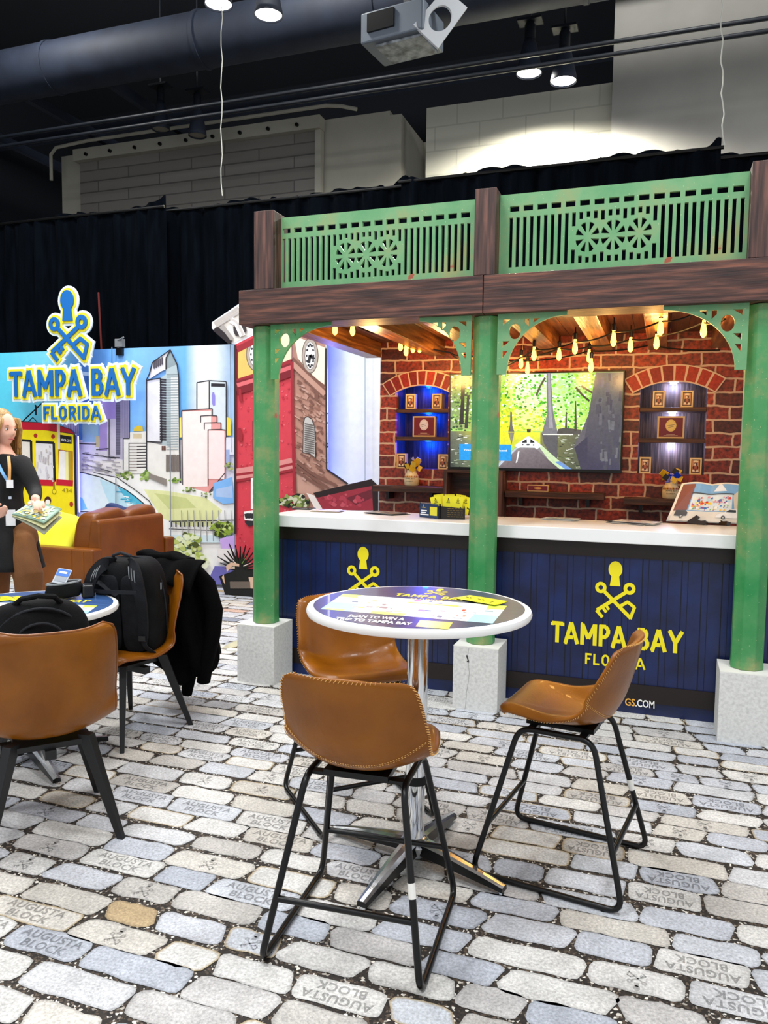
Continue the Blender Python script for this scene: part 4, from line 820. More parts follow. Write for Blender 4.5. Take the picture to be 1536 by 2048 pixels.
# cigar-box style cartons
CARD = 'd9b57a'
def carton(x, y, z, lb, w_=.085, h=.125, d=.08, rz=0):
    t = thing('gift_carton', lb, 'box', (x, y, z), rz, 'cream cartons in the niches')
    mb = MB(); mb.boxx(-w_/2, w_/2, -d/2, d/2, 0, h); mb.build('box_body', mat('carton_card', 'd2aa6c', .5) if 'carton_card' not in MATS else MATS['carton_card'], t, bevel=.001, local=True)
    mb = MB(); k = .0006; W = w_/2
    def q(a, b_, c_, e, co, kk): mb.add([(a*W, -d/2-kk*k, c_*h), (b_*W, -d/2-kk*k, c_*h), (b_*W, -d/2-kk*k, e*h), (a*W, -d/2-kk*k, e*h)], [(0,1,2,3)], 0, co)
    q(-.95, .95, .03, .97, 'e8cf96', 1); q(-.72, .72, .1, .9, '4a2a1c', 2); q(-.6, .6, .15, .84, 'c98a5a', 3)
    for i, (cx, cz, rx, rz_, co) in enumerate(((0, .78, .42, .06, 'efdcb4'), (0, .62, .3, .1, '5a3424'), (-.1, .6, .16, .07, 'e9d2b0'), (-.3, .42, .2, .1, '3c2018'), (.28, .42, .2, .1, '3c2018'), (0, .4, .24, .12, 'b05a3c'), (-.28, .24, .26, .06, 'f0e2c8'), (.26, .22, .24, .06, 'f0e2c8'), (0, .28, .18, .07, '6a3020'))):
        pts = [(cx*W+rx*W*math.cos(R(b_*30)), -d/2-(4+i)*k, (cz+rz_*math.sin(R(b_*30)))*h) for b_ in range(12)]; mb.add(pts, [tuple(range(12))], 0, co)
    mb.build('front_label', PRINTFINE, t, local=True)
zT, zB = 1.847, NZ0
yb = BWY+.09
carton(-2.0, yb, zT, 'cream carton at the left of the blue niche top shelf', rz=R(8)); carton(-1.765, yb, zT, 'cream carton at the right of the blue niche top shelf', rz=R(-3))
carton(-2.065, yb-.02, zB, 'cream carton at the left of the blue niche bottom, beside the jar of yellow packets', rz=R(8)); carton(-1.70, yb-.02, zB, 'cream carton at the right of the blue niche bottom, beside the screen')
carton(-.046, yb, zT, 'cream carton at the left of the pale niche top shelf', rz=R(3)); carton(.155, yb, zT, 'cream carton at the right of the pale niche top shelf')
carton(-.125, yb-.02, zB, 'cream carton at the left of the pale niche bottom', rz=R(4)); carton(.235, yb-.02, zB, 'cream carton at the right of the pale niche bottom behind the open book', rz=R(-3))
def redbox(x, y, z, w_, h, d, lb, oval='e6dccb'):
    t = thing('red_gift_box', lb, 'box', (x, y, z), 0, 'flat red boxes with gold borders')
    mb = MB(); mb.boxx(-w_/2, w_/2, -d/2, d/2, 0, h); mb.build('box_body', MATS.get('box_gold') or mat('box_gold', 'd2b27c', .4), t, bevel=.001, local=True)
    mb = MB(); b_ = .012 if h > .1 else .006
    mb.add([(-w_/2+b_, -d/2-.001, b_), (w_/2-b_, -d/2-.001, b_), (w_/2-b_, -d/2-.001, h-b_), (-w_/2+b_, -d/2-.001, h-b_)], [(0,1,2,3)], 0, '6c0f1c')
    if h > .1:
        for k_, (s_, co) in enumerate(((1, oval), (.85, 'c9a26a'), (.8, oval))): mb.add([(s_*.038*math.cos(R(a)), -d/2-.0015-k_*.0004, h*.58+s_*.045*math.sin(R(a))) for a in range(0, 360, 20)], [tuple(range(18))], 0, co)
        tx = text_mb('THE RIVER', .012); mb.merge(tx, basis((0, -d/2-.004, h*.57), (.96, 0, .28), (-.28, 0, .96)), '5a4a44') if 0 else None
        for zz, ww in ((h*.6, .05), (h*.52, .04)): mb.add([(-ww/2, -d/2-.003, zz-.008), (ww/2, -d/2-.003, zz+.002), (ww/2, -d/2-.003, zz+.006), (-ww/2, -d/2-.003, zz-.004)], [(0,1,2,3)], 0, '7a6a60')
        for zz, ww in ((h*.17, .06), (h*.12, .1)): mb.add([(-ww/2, -d/2-.003, zz), (ww/2, -d/2-.003, zz), (ww/2, -d/2-.003, zz+.003), (-ww/2, -d/2-.003, zz+.003)], [(0,1,2,3)], 0, 'd8b8a0')
    else: mb.add([(.03*math.cos(R(a)), -d/2-.0015, h*.5+.008*math.sin(R(a))) for a in range(0, 360, 30)], [tuple(range(12))], 0, 'd9a05a')
    mb.build('front_label', PRINTFINE, t, local=True)
redbox(-1.872, yb-.02, 1.618, .195, .17, .05, 'flat red box with a pale oval label on the middle shelf of the blue niche', 'd6d2e6')
redbox(.05, yb-.02, 1.618, .19, .165, .05, 'flat red box with a cream oval label on the middle shelf of the pale niche', 'e2c46a')
# floating shelves below niches and screen
def fshelf(x0, x1, z, h, d, lb):
    t = thing('wall_shelf', lb, 'shelf', ((x0+x1)/2, BWY-d/2, z), 0, 'dark wooden shelves below the niches')
    mb = MB(); mb.boxx(x0, x1, BWY-d, BWY-.001, z-h, z); mb.build('shelf_board', SHELFW, t, bevel=.003)
    for x in (x0+.12, x1-.12): mb = MB(); mb.boxx(x-.012, x+.012, BWY-d*.8, BWY-.001, z-h-.06, z-h-.0005); mb.build('shelf_bracket', BLACKM, t)
fshelf(-2.24, -1.63, 1.215, .05, .17, 'dark wooden wall shelf holding the jar of yellow packets at the left')
fshelf(-1.15, -.4, 1.2, .05, .15, 'dark wooden wall shelf below the screen holding a small red box')
fshelf(-.26, .5, 1.175, .05, .17, 'dark wooden wall shelf holding the jar of blue and yellow sweets at the right')
redbox(-.9, BWY-.08, 1.2, .16, .05, .05, 'small flat red box on the wall shelf under the screen')
t = thing('dark_cabinet', 'open dark wooden cabinet below the screen, left of the middle column', 'cabinet', (-1.4, BWY-.1, 0))
x0, x1, z0, z1 = -1.63, -1.16, .9, 1.335
mb = MB(); mb.boxx(x0, x1, BWY-.03, BWY-.002, z0, z1); mb.build('back_panel', SHELFW, t)
for xa in (x0, x1-.03): mb = MB(); mb.boxx(xa, xa+.03, BWY-.2, BWY-.031, z0, z1); mb.build('side_panel', WOODZ, t)
mb = MB(); mb.boxx(x0, x1, BWY-.2, BWY-.031, z1+.0005, z1+.02); mb.boxx(x0+.031, x1-.031, BWY-.2, BWY-.031, z0, z0+.03); mb.build('shelf_board', SHELFW, t)
# jars
def jar(px, pzpx, y, z, lb, sweets):
    p = Yp(px, pzpx, y); t = thing('sweet_jar', lb, 'jar', (p.x, y, z))
    mb = MB(); mb.lathe([(.001, .001), (.05, .001), (.058, .01), (.06, .05), (.055, .085), (.04, .105), (.038, .125), (.043, .13), (.036, .13), (.034, .115), (.001, .11)], n=28); mb.build('jar_body', MATS.get('jar_cream') or mat('jar_cream', 'd8c8a4', .3, 0, 'c9b48c', 20), t, True, local=True)
    mb = MB(); 
    for row_, (s_, zz, hh) in enumerate((('TAMPA BAY', .055, .016), ('FLORIDA', .035, .013))):
        tm = text_mb(s_, 1); W = max(v.x for v in tm.v)-min(v.x for v in tm.v)
        arc = 1.5 if row_ == 0 else 1.0
        for v, in ((q,) for q in [0]):
            vs = []
            for u in tm.v: a = -PI/2 + u.x/W*arc; vs.append(Vector((.0607*math.cos(a), .0607*math.sin(a), zz+u.y*hh)))
            mb.add(vs, tm.f, 0, '2a2420')
    for i in range(14):
        a = -PI/2-1.1+i*.17; z0_ = .072; zz = .084 if i % 2 else .07
        mb.add([(.0605*math.cos(a), .0605*math.sin(a), .07), (.0575*math.cos(a+.085), .0575*math.sin(a+.085), .088), (.0605*math.cos(a+.17), .0605*math.sin(a+.17), .07)], [(0,1,2)], 0, 'b8862a' if i % 2 else '8a2a20')
    mb.build('printed_lettering', PRINTFINE, t, local=True)
    r_ = random.Random(int(px)); 
    for i in range(15):
        a = r_.uniform(0, 2*PI); rr = .055*math.sqrt(r_.random()); zz = .135+r_.uniform(0, .075)
        mb = MB(); mb.boxx(-.02, .02, -.003, .003, -.022, .022, M=Matrix.Translation((rr*math.cos(a)*1.2, rr*math.sin(a), zz)) @ Euler((r_.uniform(-.6, .6), r_.uniform(-1.2, 1.2), r_.uniform(-.7, .7))).to_matrix().to_4x4())
        mb.build('packet', r_.choice(sweets), t, local=True)
PY_, PK_, PB_ = mat('packet_gold', 'd9b020', .35), mat('packet_black', '1c1a1a', .35), mat('packet_blue', '1838c8', .25); PW_ = mat('packet_white', 'b8b8d0', .35)
jar(823, 966, BWY-.1, 1.2155, 'cream lettered jar full of yellow and black packets on the left wall shelf', [PY_, PY_, PK_, PW_])
jar(1341, 986, BWY-.1, 1.1755, 'cream lettered jar full of blue and gold sweets on the right wall shelf', [PY_, PY_, PK_, PB_, PB_])
# ---------------------------------------------------------------- television
TVY = BWY-.07
t = thing('television', 'large flat screen showing a kayak bow on a green swamp river, on the brick wall', 'television', (-.95, TVY, 1.7))
a, b_ = Yp(899.3, 747.3, TVY), Yp(1246, 947, TVY)
tx0, tx1, tz0, tz1 = a.x, Yp(1250.3, 742.3, TVY).x, b_.z, a.z
mb = MB(); mb.boxx(tx0, tx1, TVY, TVY+.05, tz0, tz1); mb.build('screen_frame', BLACKM, t, bevel=.003)
mb = MB(); mb.boxx(-1.2, -.7, TVY+.05, BWY-.001, 1.55, 1.9); mb.build('wall_mount', BLACKM, t)
cT = crop(840, 720, 3.657); tr = random.Random(5)
it = [('a9d86a', [(222,100),(1495,86),(1468,815),(222,790)])]
it += [('g', [(222,100,'5f8f4a'),(560,98,'7fb04a'),(560,520,'c9d85a'),(222,500,'8fa070')]), ('g', [(560,98,'9ad83a'),(700,98,'e9f7b0'),(700,520,'f2e21a'),(560,520,'f6ec30')]), ('g', [(700,98,'f0fae6'),(1300,92,'7ad03a'),(1250,520,'b8e050'),(700,520,'f0f060')])]
for i in range(1500):
    x = tr.uniform(225, 1300); y = 100+420*tr.random(); s_ = tr.uniform(4, 13)
    yel = y > 350; edge = x < 380
    pal = ['5a8a3a', '2f5a2a', '9fce5a', 'dfeee0', '3c4c34', 'c4e08a'] if edge else (['f4f02a', 'e0ec3a', 'b8dc30', 'f8f6b0', '8fc030'] if yel and x < 900 else ['4fb820', '7ede30', 'a6f040', 'e6fbd0', '2f8a1c', 'c8f870', 'f4fff0'])
    it.append((tr.choice(pal), [(x+s_*math.cos(k_*1.05+s_), y+s_*.75*math.sin(k_*1.05+s_)) for k_ in range(6)]))
it += [('g', [(222,520,'6a6c5c'),(600,520,'e9e61a'),(600,790,'8a9a70'),(222,790,'3c443c')]), ('g', [(560,520,'f2ea1a'),(900,530,'f0f03a'),(900,640,'b9c84a'),(560,640,'d8dc2a')]), ('g', [(880,530,'8a8a5a'),(1180,530,'5a5c4a'),(1170,805,'4a5040'),(880,805,'6a7050')])]
for i in range(160):
    x = tr.uniform(225, 540) if i % 2 else tr.uniform(960, 1170); y = tr.uniform(540, 790); it.append((tr.choice(['d8dccc', '2c322c', '9aa48a', 'eef0e4', '4c5a3c', '7c8a5c']), [(x, y), (x+tr.uniform(8, 34), y+2), (x+tr.uniform(8, 30), y+6), (x, y+7)]))
it += [('2a2c26', [(300,150),(330,150),(318,470),(285,475),(300,300)]), ('3a3c34', [(345,260),(362,255),(350,500),(325,500)])]
it += [('7c7a80', [(925,95),(955,95),(975,380),(1010,545),(890,540),(930,400)]), ('a09ca4', [(935,95),(950,95),(962,380),(975,500),(945,500),(940,380)]), ('5c5a5e', [(890,540),(1010,545),(1000,800),(960,700),(905,610)])]
it += [('6a6660', [(660,380),(672,380),(676,480),(690,525),(645,525),(658,470)]), ('8a8670', [(645,530),(690,530),(670,620)]), ('54504c', [(1010,505),(1060,495),(1180,510),(1170,545),(1000,545)]), ('4a463c', [(1065,380),(1074,380),(1076,500),(1060,500)]), ('4a463c', [(1135,300),(1142,300),(1148,520),(1128,520)])]
it += [('f4f4e6', [(900,541),(1120,541),(1120,549),(900,548)]), ('l', '3a3428', 4, [(1140,200),(1190,260),(1240,300)]), ('l', '3a3428', 4, [(1180,190),(1260,240)]), ('l', '5a5440', 4, [(915,130),(880,190),(850,260)])]
it += [('5f5c62', [(1285,92),(1500,88),(1492,640),(1150,700),(1120,640),(1190,500),(1240,380),(1262,240)]), ('g', [(1285,92,'6a6a60'),(1500,88,'62625c'),(1494,450,'4c4a54'),(1225,440,'55525a')]), ('g', [(1225,440,'55525a'),(1494,450,'4c4a54'),(1472,818,'3c3a50'),(1170,808,'353048')]), ('3c384c', [(1130,640),(1225,560),(1225,800),(1175,800)])]
for i in range(60): x = tr.uniform(1290, 1480); y = tr.uniform(100, 780); it.append(('l', tr.choice(['626066', '4c4a52', '68676c', '45434e']), tr.uniform(3, 8), [(x, y), (x+tr.uniform(-6, 6), y+tr.uniform(20, 90))]))
it += [('8a8486', [(560,800),(590,735),(790,560),(860,620),(1110,808)]), ('g', [(560,800,'6f6468'),(700,650,'8a8084'),(850,650,'7a7074'),(1020,805,'5a5056')]), ('b9c6d6', [(540,790),(700,640),(720,640),(568,800)]), ('c9e0b0', [(860,620),(890,625),(1020,740),(1110,808),(1020,806),(940,730)]), ('6f96d0', [(1020,740),(1110,808),(1060,808),(985,745)]), ('e9ecf0', [(690,625),(790,556),(800,560),(890,625),(855,655),(840,642),(735,640),(715,645)]), ('1a1a1e', [(745,600),(780,578),(782,605),(750,606)]), ('1a1a1e', [(808,578),(835,598),(838,606),(806,606)]), ('o', '3a3a40', 790, 620, 14, 6), ('o', '24242a', 752, 620, 6, 5), ('o', '24242a', 830, 622, 6, 5), ('e6e6ea', [(700,755),(715,670),(728,665),(712,745)]), ('3a3a30', [(780,505),(812,505),(808,530),(784,530)])]
it += [('1795e0', [(287,614),(668,620),(666,738),(287,732)])]
mb = MB(); art(mb, planeY(TVY-.001), it, 0, step=.000004, T=cT)
put_text(mb, 'Your Tampa Bay Weekend', cT((318, 668)), cT((636, 674)), 5, planeY(TVY-.0105), 0, 'f4f8ff', bold=.02)
# trim what spills over the frame
kx0, kx1, kz0, kz1 = tx0+.012, tx1-.012, tz0+.025, tz1-.012
for v in mb.v: v.x = min(max(v.x, kx0), kx1); v.z = min(max(v.z, kz0), kz1)
mb.build('screen_picture', SCREEN, t)
# ---------------------------------------------------------------- string lights
BULBON = mat('bulb_glow', 'ffa838', .3, emis=11)
BULBG = mat('bulb_glass', 'ffb040', .1, emis=1.5)
def bulbs(name, lb, pts, ctrl):
    """pts = (px, py, depth) of each bulb"""
    t = thing('string_light', lb, 'string light', Yp(pts[0][0], pts[0][1], pts[0][2]), 0, 'string lights under the booth roof')
    cab = [Yp(x, y, d) for x, y, d in ctrl]
    mb = MB(); n = len(cab); P_ = []
    for i in range(n-1):
        for k in range(6):
            u = k/6; P_.append(cab[i].lerp(cab[i+1], u)-Vector((0, 0, .06*u*(1-u))))
    P_.append(cab[-1]); mb.tube(P_, .0055, 6); mb.build('cable', BLACKM, t, True)
    for x, y, d in pts:
        c = Yp(x, y, d); s_ = .0105*d
        mb = MB(); mb.lathe([(.012, .062), (.014, .1), (.009, .105)], c, 12); mb.tube([c+Vector((0, 0, .1)), c+Vector((0, 0, .14))], .004, 6); so = mb.build('socket', BLACKM, t, True)
        mb = MB(); mb.lathe([(.001, -.034), (.008, -.031), (.015, -.02), (.018, -.004), (.015, .018), (.010, .044), (.008, .062)], c, 14); mb.build('bulb', BULBON, t, True)
D = 5.0
bulbs('a', 'string light drooping through the right bay, nearest, with bulbs before the joists', [(1068,712,5.5),(1150,698,5.3),(1227,682,5.0),(1321,659,4.75)], [(990,735,5.9),(1068,700,5.5),(1150,684,5.3),(1227,664,5.0),(1321,643,4.75),(1400,622,4.6)])
bulbs('b', 'string light drooping through the right bay, behind the nearest one', [(1042,728,5.9),(1118,712,5.7),(1182,735,5.6),(1261,694,5.4),(1313,688,5.3),(1407,663,4.8)], [(1000,735,6.0),(1042,714,5.9),(1118,697,5.7),(1182,692,5.6),(1261,678,5.4),(1313,672,5.3),(1407,645,4.8),(1450,638,4.6)])
bulbs('c', 'string light along the brick wall top above the screen', [(1178,716,6.0),(1055,740,6.05),(924,722,6.0)], [(900,705,6.05),(924,708,6.0),(1055,722,6.05),(1178,702,6.0),(1300,690,6.0),(1440,700,6.0)])
bulbs('d', 'string light in the left bay with a cluster of bulbs over the blue niche', [(670,660,4.8),(705,662,5.0),(801,693,5.7),(812,703,5.75),(814,690,5.8),(826,697,5.8),(839,697,5.85)], [(668,640,4.7),(705,646,5.0),(760,668,5.4),(801,679,5.7),(826,682,5.8),(900,705,5.9),(930,720,6.0)])
for p, e in (((-1.9, 5.05, 2.14), 7), ((-1.6, 5.75, 2.1), 6), ((-1.15, 5.9, 2.1), 3.5), ((-.62, 5.6, 2.1), 5), ((-.35, 5.25, 2.12), 5), ((-.05, 5.0, 2.14), 5), ((.15, 4.85, 2.14), 4)): light('bulb_light', 'POINT', p, e*1.5, (1, .55, .16), .06)
# ---------------------------------------------------------------- counter
SY0, SY1 = 4.60, 5.2; ZS0, ZS1 = .992, 1.068
for i, (x0, x1) in enumerate(((-2.46, -.982), (-.978, 1.3))):
    t = thing('worktop', ['left white quartz counter top with brochures and the packet box', 'right white quartz counter top with the open book'][i], 'counter top', ((x0+x1)/2, (SY0+SY1)/2, ZS0), 0, 'white counter tops')
    mb = MB(); mb.boxx(x0, x1, SY0, SY1, ZS0, ZS1); mb.build('slab', QUARTZ, t, bevel=.004)
def plank_mat():
    m_, t, N, L, b = nt('navy_plank_print')
    tc = N.new('ShaderNodeTexCoord'); sp = N.new('ShaderNodeSeparateXYZ'); L.new(tc.outputs['Object'], sp.inputs[0])
    n = N.new('ShaderNodeTexNoise'); n.inputs['Scale'].default_value = 5; n.inputs['Detail'].default_value = 6; L.new(tc.outputs['Object'], n.inputs['Vector'])
    r = N.new('ShaderNodeValToRGB'); e = r.color_ramp.elements; e[0].position = .3; e[0].color = (*lin('0b1234'), 1); e[1].position = .7; e[1].color = (*lin('14285c'), 1); L.new(n.outputs[0], r.inputs[0])
    L.new(r.outputs[0], b.inputs['Base Color']); b.inputs['Roughness'].default_value = .35; return m_
NAVYPL = plank_mat(); GROOVE = mat('plank_groove', '060a1c', .6)
for i, (x0, x1) in enumerate(((-2.42, -.985), (-.975, 1.3))):
    py = 4.66
    t = thing('service_counter', ['left navy plank counter front with the half-hidden yellow keys emblem', 'right navy plank counter front with the yellow TAMPA BAY FLORIDA logo'][i], 'counter', ((x0+x1)/2, py, 0), 0, 'navy counter fronts')
    mb = MB(); mb.boxx(x0, x1, py, py+.3, 0, ZS0-.0005); mb.build('carcass', NAVYPL, t)
    mb = MB(); mb.boxx(x0, x1, py-.012, py-.0005, .905, ZS0-.001); mb.build('top_trim', TRIM, t)
    mb = MB(); mb.boxx(x0, x1, py-.012, py-.0005, .075, .175); mb.build('bottom_trim', TRIM, t)
    mb = MB(); x = x0+.05
    while x < x1: mb.boxx(x, x+.006, py-.0015, py-.0003, .175, .905); x += [.17, .05][int((x-x0)*1000) % 2 == 0 and 0 or 0] if 0 else .105
    x = x0+.085
    while x < x1: mb.boxx(x, x+.003, py-.0015, py-.0003, .175, .905); x += .105
    mb.build('plank_grooves', GROOVE, t)
LY = 4.656
def counter_logo(cx, base, w_, parent):
    s_ = w_/1130; lm = logo_mb(); mb = MB(); M0 = basis((cx, LY, base), (s_, 0, 0), (0, 0, s_*1.04)); i = 0
    for f_ in lm.f: i += 1; mb.add([M0 @ lm.v[j]+Vector((0, -1e-5*(i % 50), 0)) for j in f_], [tuple(range(len(f_)))])
    return mb.build('keys_logo', YELLOW, parent)
a, b_ = Yp(1103, 1285, LY), Yp(1363, 1306, LY)
counter_logo((a.x+b_.x)/2, (a.z+b_.z)/2+.0, b_.x-a.x, t)
kx = Yp(729, 1170, LY); counter_logo(kx.x, (a.z+b_.z)/2+.0, b_.x-a.x, [o for o in bpy.data.objects if o.name == 'service_counter'][0])
mb = MB(); put_text(mb, 'GS', (1250, 1411), (1270, 1413), 15, planeY(4.6465), 0, 'efb24a', bold=.02); put_text(mb, '.COM', (1271, 1413), (1309, 1417.5), 15, planeY(4.6465), 0, 'f6f4ee', bold=.02)
mb.build('web_address', PRINTFINE, t)
# ---------------------------------------------------------------- things on the counter
GLOSS = ['d9cfe2', 'a08a5a', '4a4a56', 'cfd6dc', '8a6a4a', '6a84b8', 'e6e2da', '3a3230']
def leaflets(px, py, w_, d, rz, lb, n, cols, seed, cover):
    p = Zp(px, py, ZS1); t = thing('leaflet_pile', lb, 'leaflets', (p.x, p.y, ZS1), rz, 'leaflet piles on the counter'); r_ = random.Random(seed)
    for i in range(n):
        mb = MB(); M = Matrix.Translation((r_.uniform(-.02, .02), r_.uniform(-.015, .015), .0012+i*.0022)) @ Matrix.Rotation(r_.uniform(-.16, .16), 4, 'Z')
        mb.boxx(-w_/2, w_/2, -d/2, d/2, 0, .0018, M=M, c=cols[i % len(cols)])
        if i == n-1:
            for k in range(22):
                x, y, s_ = r_.uniform(-w_*.42, w_*.3), r_.uniform(-d*.4, d*.35), r_.uniform(.01, .05)
                mb.add([M @ Vector((x, y, .0021+k*.00001)), M @ Vector((min(x+s_, w_*.47), y+.004, .0021+k*.00001)), M @ Vector((min(x+s_*.8, w_*.47), min(y+s_*.6, d*.46), .0021+k*.00001)), M @ Vector((x, min(y+s_*.5, d*.46), .0021+k*.00001))], [(0,1,2,3)], 0, r_.choice(cover))
        mb.build('leaflet', PRINTFINE, t, local=True)
leaflets(656, 1023, .2, .16, R(10), 'fanned pile of violet and brown leaflets on the counter nearest the left column', 4, ['e8e6e2', 'c9b48a', 'b9b4c8'], 1, ['7a62c0', 'b9925a', 'd9cfe6', 'e8e2da', '4a5a9a', 'e0a060'])
leaflets(772, 1028, .24, .17, R(-20), 'pile of dark brown leaflets on the counter between two piles, left of the packet box', 5, ['5a5a58', '8a8478', '3c3c3c'], 2, ['8a6a42', '3a2c22', 'b9a47a', '544434', 'd0c4a8'])
leaflets(1122, 1040, .2, .13, R(-6), 'pale grey and white leaflets on the counter right of the middle column', 5, ['dfe6ea', 'b9c6cc', 'eef0f0'], 3, ['9aa6aa', 'dfe8ea', '6a747a', 'f4f4f4'])
leaflets(1268, 1047, .26, .17, R(-22), 'fanned pile of colourful and dark leaflets on the counter left of the open book', 6, ['2a2a2c', 'd9d6d0', 'e6e2da', '46464a'], 4, ['b05a4a', 'd9c4b8', '6a7a8a', 'e8e0d8', '8a4a4a', 'c9a48a'])
p = Zp(608, 1019, ZS1); t = thing('phone', 'dark phone lying on the left end of the counter top', 'phone', (p.x, p.y, ZS1), R(12))
mb = MB(); mb.boxx(-.08, .08, -.04, .04, .0005, .012); mb.build('phone_body', BLACKM, t, bevel=.004, local=True); mb = MB(); mb.boxx(-.074, .074, -.035, .035, .0122, .0126); mb.build('phone_screen', mat('phone_glass', '2a3238', .05), t, local=True)
# packet box and its packets
t = thing('display_box', 'black printed display box on the counter against the middle column, full of yellow packets', 'box', (-1.28, 4.9, ZS1))
bx = [(-1.275, 4.50), (-1.165, 4.50), (-1.075, 4.60), (-1.185, 4.68)]
q0 = [Zp(878, 1036, ZS1), Zp(907, 1038, ZS1), Zp(942, 1035, ZS1)]
A_, B_ = Vector((-1.25, 4.53, 0)), Vector((-1.168, 4.545, 0)); ex = Vector((.13, .035, 0)); ey = Vector((-.05, .16, 0)); O_ = Vector((-1.358, 4.812, ZS1+.0005))
ex = Vector((.187, .03, 0)); ey = Vector((-.05, .165, 0))
def bxp(u, v, z): return O_+ex*u+ey*v+Vector((0, 0, z))
for nm, (u0, v0), (u1, v1), h0, h1 in (('box_front', (0, 0), (1, 0), .085, .07), ('box_side', (1, 0), (1, 1), .07, .1), ('box_back', (1, 1), (0, 1), .1, .12), ('box_side', (0, 1), (0, 0), .12, .085)):
    mb = MB(); a, b_ = bxp(u0, v0, 0), bxp(u1, v1, 0); mb.add([a, b_, b_+Vector((0, 0, h1)), a+Vector((0, 0, h0))], [(0,1,2,3)]); mb.build(nm, mat('box_black', '16120f', .45) if 'box_black' not in MATS else MATS['box_black'], t, solid=.003)
mb = MB(); mb.add([bxp(0, 0, .001), bxp(1, 0, .001), bxp(1, 1, .001), bxp(0, 1, .001)], [(0,1,2,3)]); mb.build('box_floor', MATS['box_black'], t)
mb = MB(); r_ = random.Random(9)
for row_ in range(5):
    u = .42
    while u < .93: w_ = r_.uniform(.04, .12); a = bxp(u, -.012, .015+row_*.013); b_ = bxp(min(.95, u+w_), -.012, .015+row_*.013); mb.add([a, b_, b_+Vector((0, 0, .003)), a+Vector((0, 0, .003))], [(0,1,2,3)], 0, '8a7434'); u += w_+.03
mb.build('gold_lettering', PRINTFINE, t)
YPK = mat('yellow_packet', 'f4ea1c', .35)
for i, (u, v, tilt, yaw_) in enumerate(((.12, .2, -14, 0), (.42, .2, 3, 4), (.72, .2, 6, -3), (.95, .35, 12, 8), (.2, .6, -8, 2), (.5, .6, -2, -4), (.8, .65, 8, 0))):
    c = bxp(u, v, .03); t2 = thing('yellow_packet', 'yellow seed-packet card standing in the black display box, ' + ['front row far left', 'front row second from the left', 'front row third from the left', 'leaning at the right end', 'back row left', 'back row middle', 'back row right'][i], 'packet', c, R(9+yaw_), 'yellow packets in the display box')
    M = Euler((R(-8), R(tilt), 0)).to_matrix().to_4x4(); h_ = .115+.008*(i > 3)
    mb = MB(); mb.boxx(-.033, .033, -.0015, .0015, 0, h_, M=M); mb.build('card', YPK, t2, local=True)
    mb = MB(); k_ = logo_mb(word=False); mb.merge(k_, M @ basis((0, -.0022, h_-.026), (.00005, 0, 0), (0, 0, .00005)) @ Matrix.Translation((0, -480, 0))); mb.boxx(-.012, .012, -.0024, -.0018, h_-.043, h_-.04, M=M); mb.boxx(-.006, .01, -.0024, -.0018, .045, .053, M=M @ Matrix.Rotation(.5, 4, 'Y')); mb.build('printed_mark', BLACKM, t2, local=True)
# acrylic sign
c0, c1 = Zp(840.5, 1034.5, ZS1), Zp(879.5, 1038.5, ZS1); e = (c1-c0); e.z = 0
t = thing('acrylic_sign', 'small navy counter sign in a clear acrylic holder, beside the black display box', 'sign', (c0+c1)/2, math.atan2(e.y, e.x)); W = e.length/2; H_ = .098
mb = MB(); mb.boxx(-W, W, -.008, .008, .0005, H_); mb.build('acrylic_block', mat('clear_acrylic', 'ffffff', .03, trans=1, ior=1.49), t, bevel=.001, local=True)
mb = MB(); mb.boxx(-W*.94, W*.94, -.0095, -.0085, .003, H_-.004, c='1c3358')
for (a_, b2, z0_, z1_, c) in ((-.75, -.35, .066, .07, 'c9b458'), (-.8, -.2, .044, .051, 'f2f2f2'), (-.8, -.3, .032, .038, 'f2f2f2'), (-.88, -.02, .018, .026, 'e9e9e9'), (.1, .82, .02, .075, 'd9cf3a')): mb.add([(a_*W, -.01, z0_), (b2*W, -.01, z0_), (b2*W, -.01, z1_), (a_*W, -.01, z1_)], [(0,1,2,3)], 0, c)
k_ = logo_mb(word=False); mb.merge(k_, basis((-.55*W, -.0102, .078), (.00003, 0, 0), (0, 0, .00003)) @ Matrix.Translation((0, -480, 0)), 'd9cf3a'); mb.build('sign_card', PRINTFINE, t, local=True)
# open book on its stand
p0, p1 = Zp(1333, 1044, ZS1), Zp(1470, 1046, ZS1)
t = thing('open_book', 'large open picture book with a painted street mural photo, leaning upright on the counter', 'book', ((p0.x+p1.x)/2, p0.y, ZS1), R(0))
BW = .44; bx0 = p0.x+.0; by = 4.78
bx0 = Zp(1333, 1046, ZS1).x; by = Zp(1333, 1046, ZS1).y
def bk(u, v, o_=0): # u across 0..1, v up 0..1
    s_ = abs(u-.5)*2; bow = .003*math.sin(PI*min(1, s_))
    return Vector((bx0+u*BW+v*.03*(1-u)+.0*v+ (.055*v*(1-u)), by+v*.105-bow-o_, ZS1+.012+v*.235+.012*math.sin(PI*s_)*v))
for nm, off, c in (('book_cover', -.012, '2a2a30'), ('page_block', -.004, 'f1efe9')):
    mb = MB(); mb.grid(lambda u, v: bk(u*1.01-.005, v, off), 24, 4); mb.build(nm, mat('book_'+nm, c, .5), t, True, solid=.006)
mb = MB(); mb.hc = True; o1 = .0065
def pz(poly, c, k): mb.add([bk(u, v, o1+k*.0008) for u, v in poly], [tuple(range(len(poly)))], 0, c)
def prect(u0, u1, v0, v1, c, k, n=8):
    for i in range(n): a, b2 = u0+(u1-u0)*i/n, u0+(u1-u0)*(i+1)/n; pz([(a, v0), (b2, v0), (b2, v1), (a, v1)], c, k)
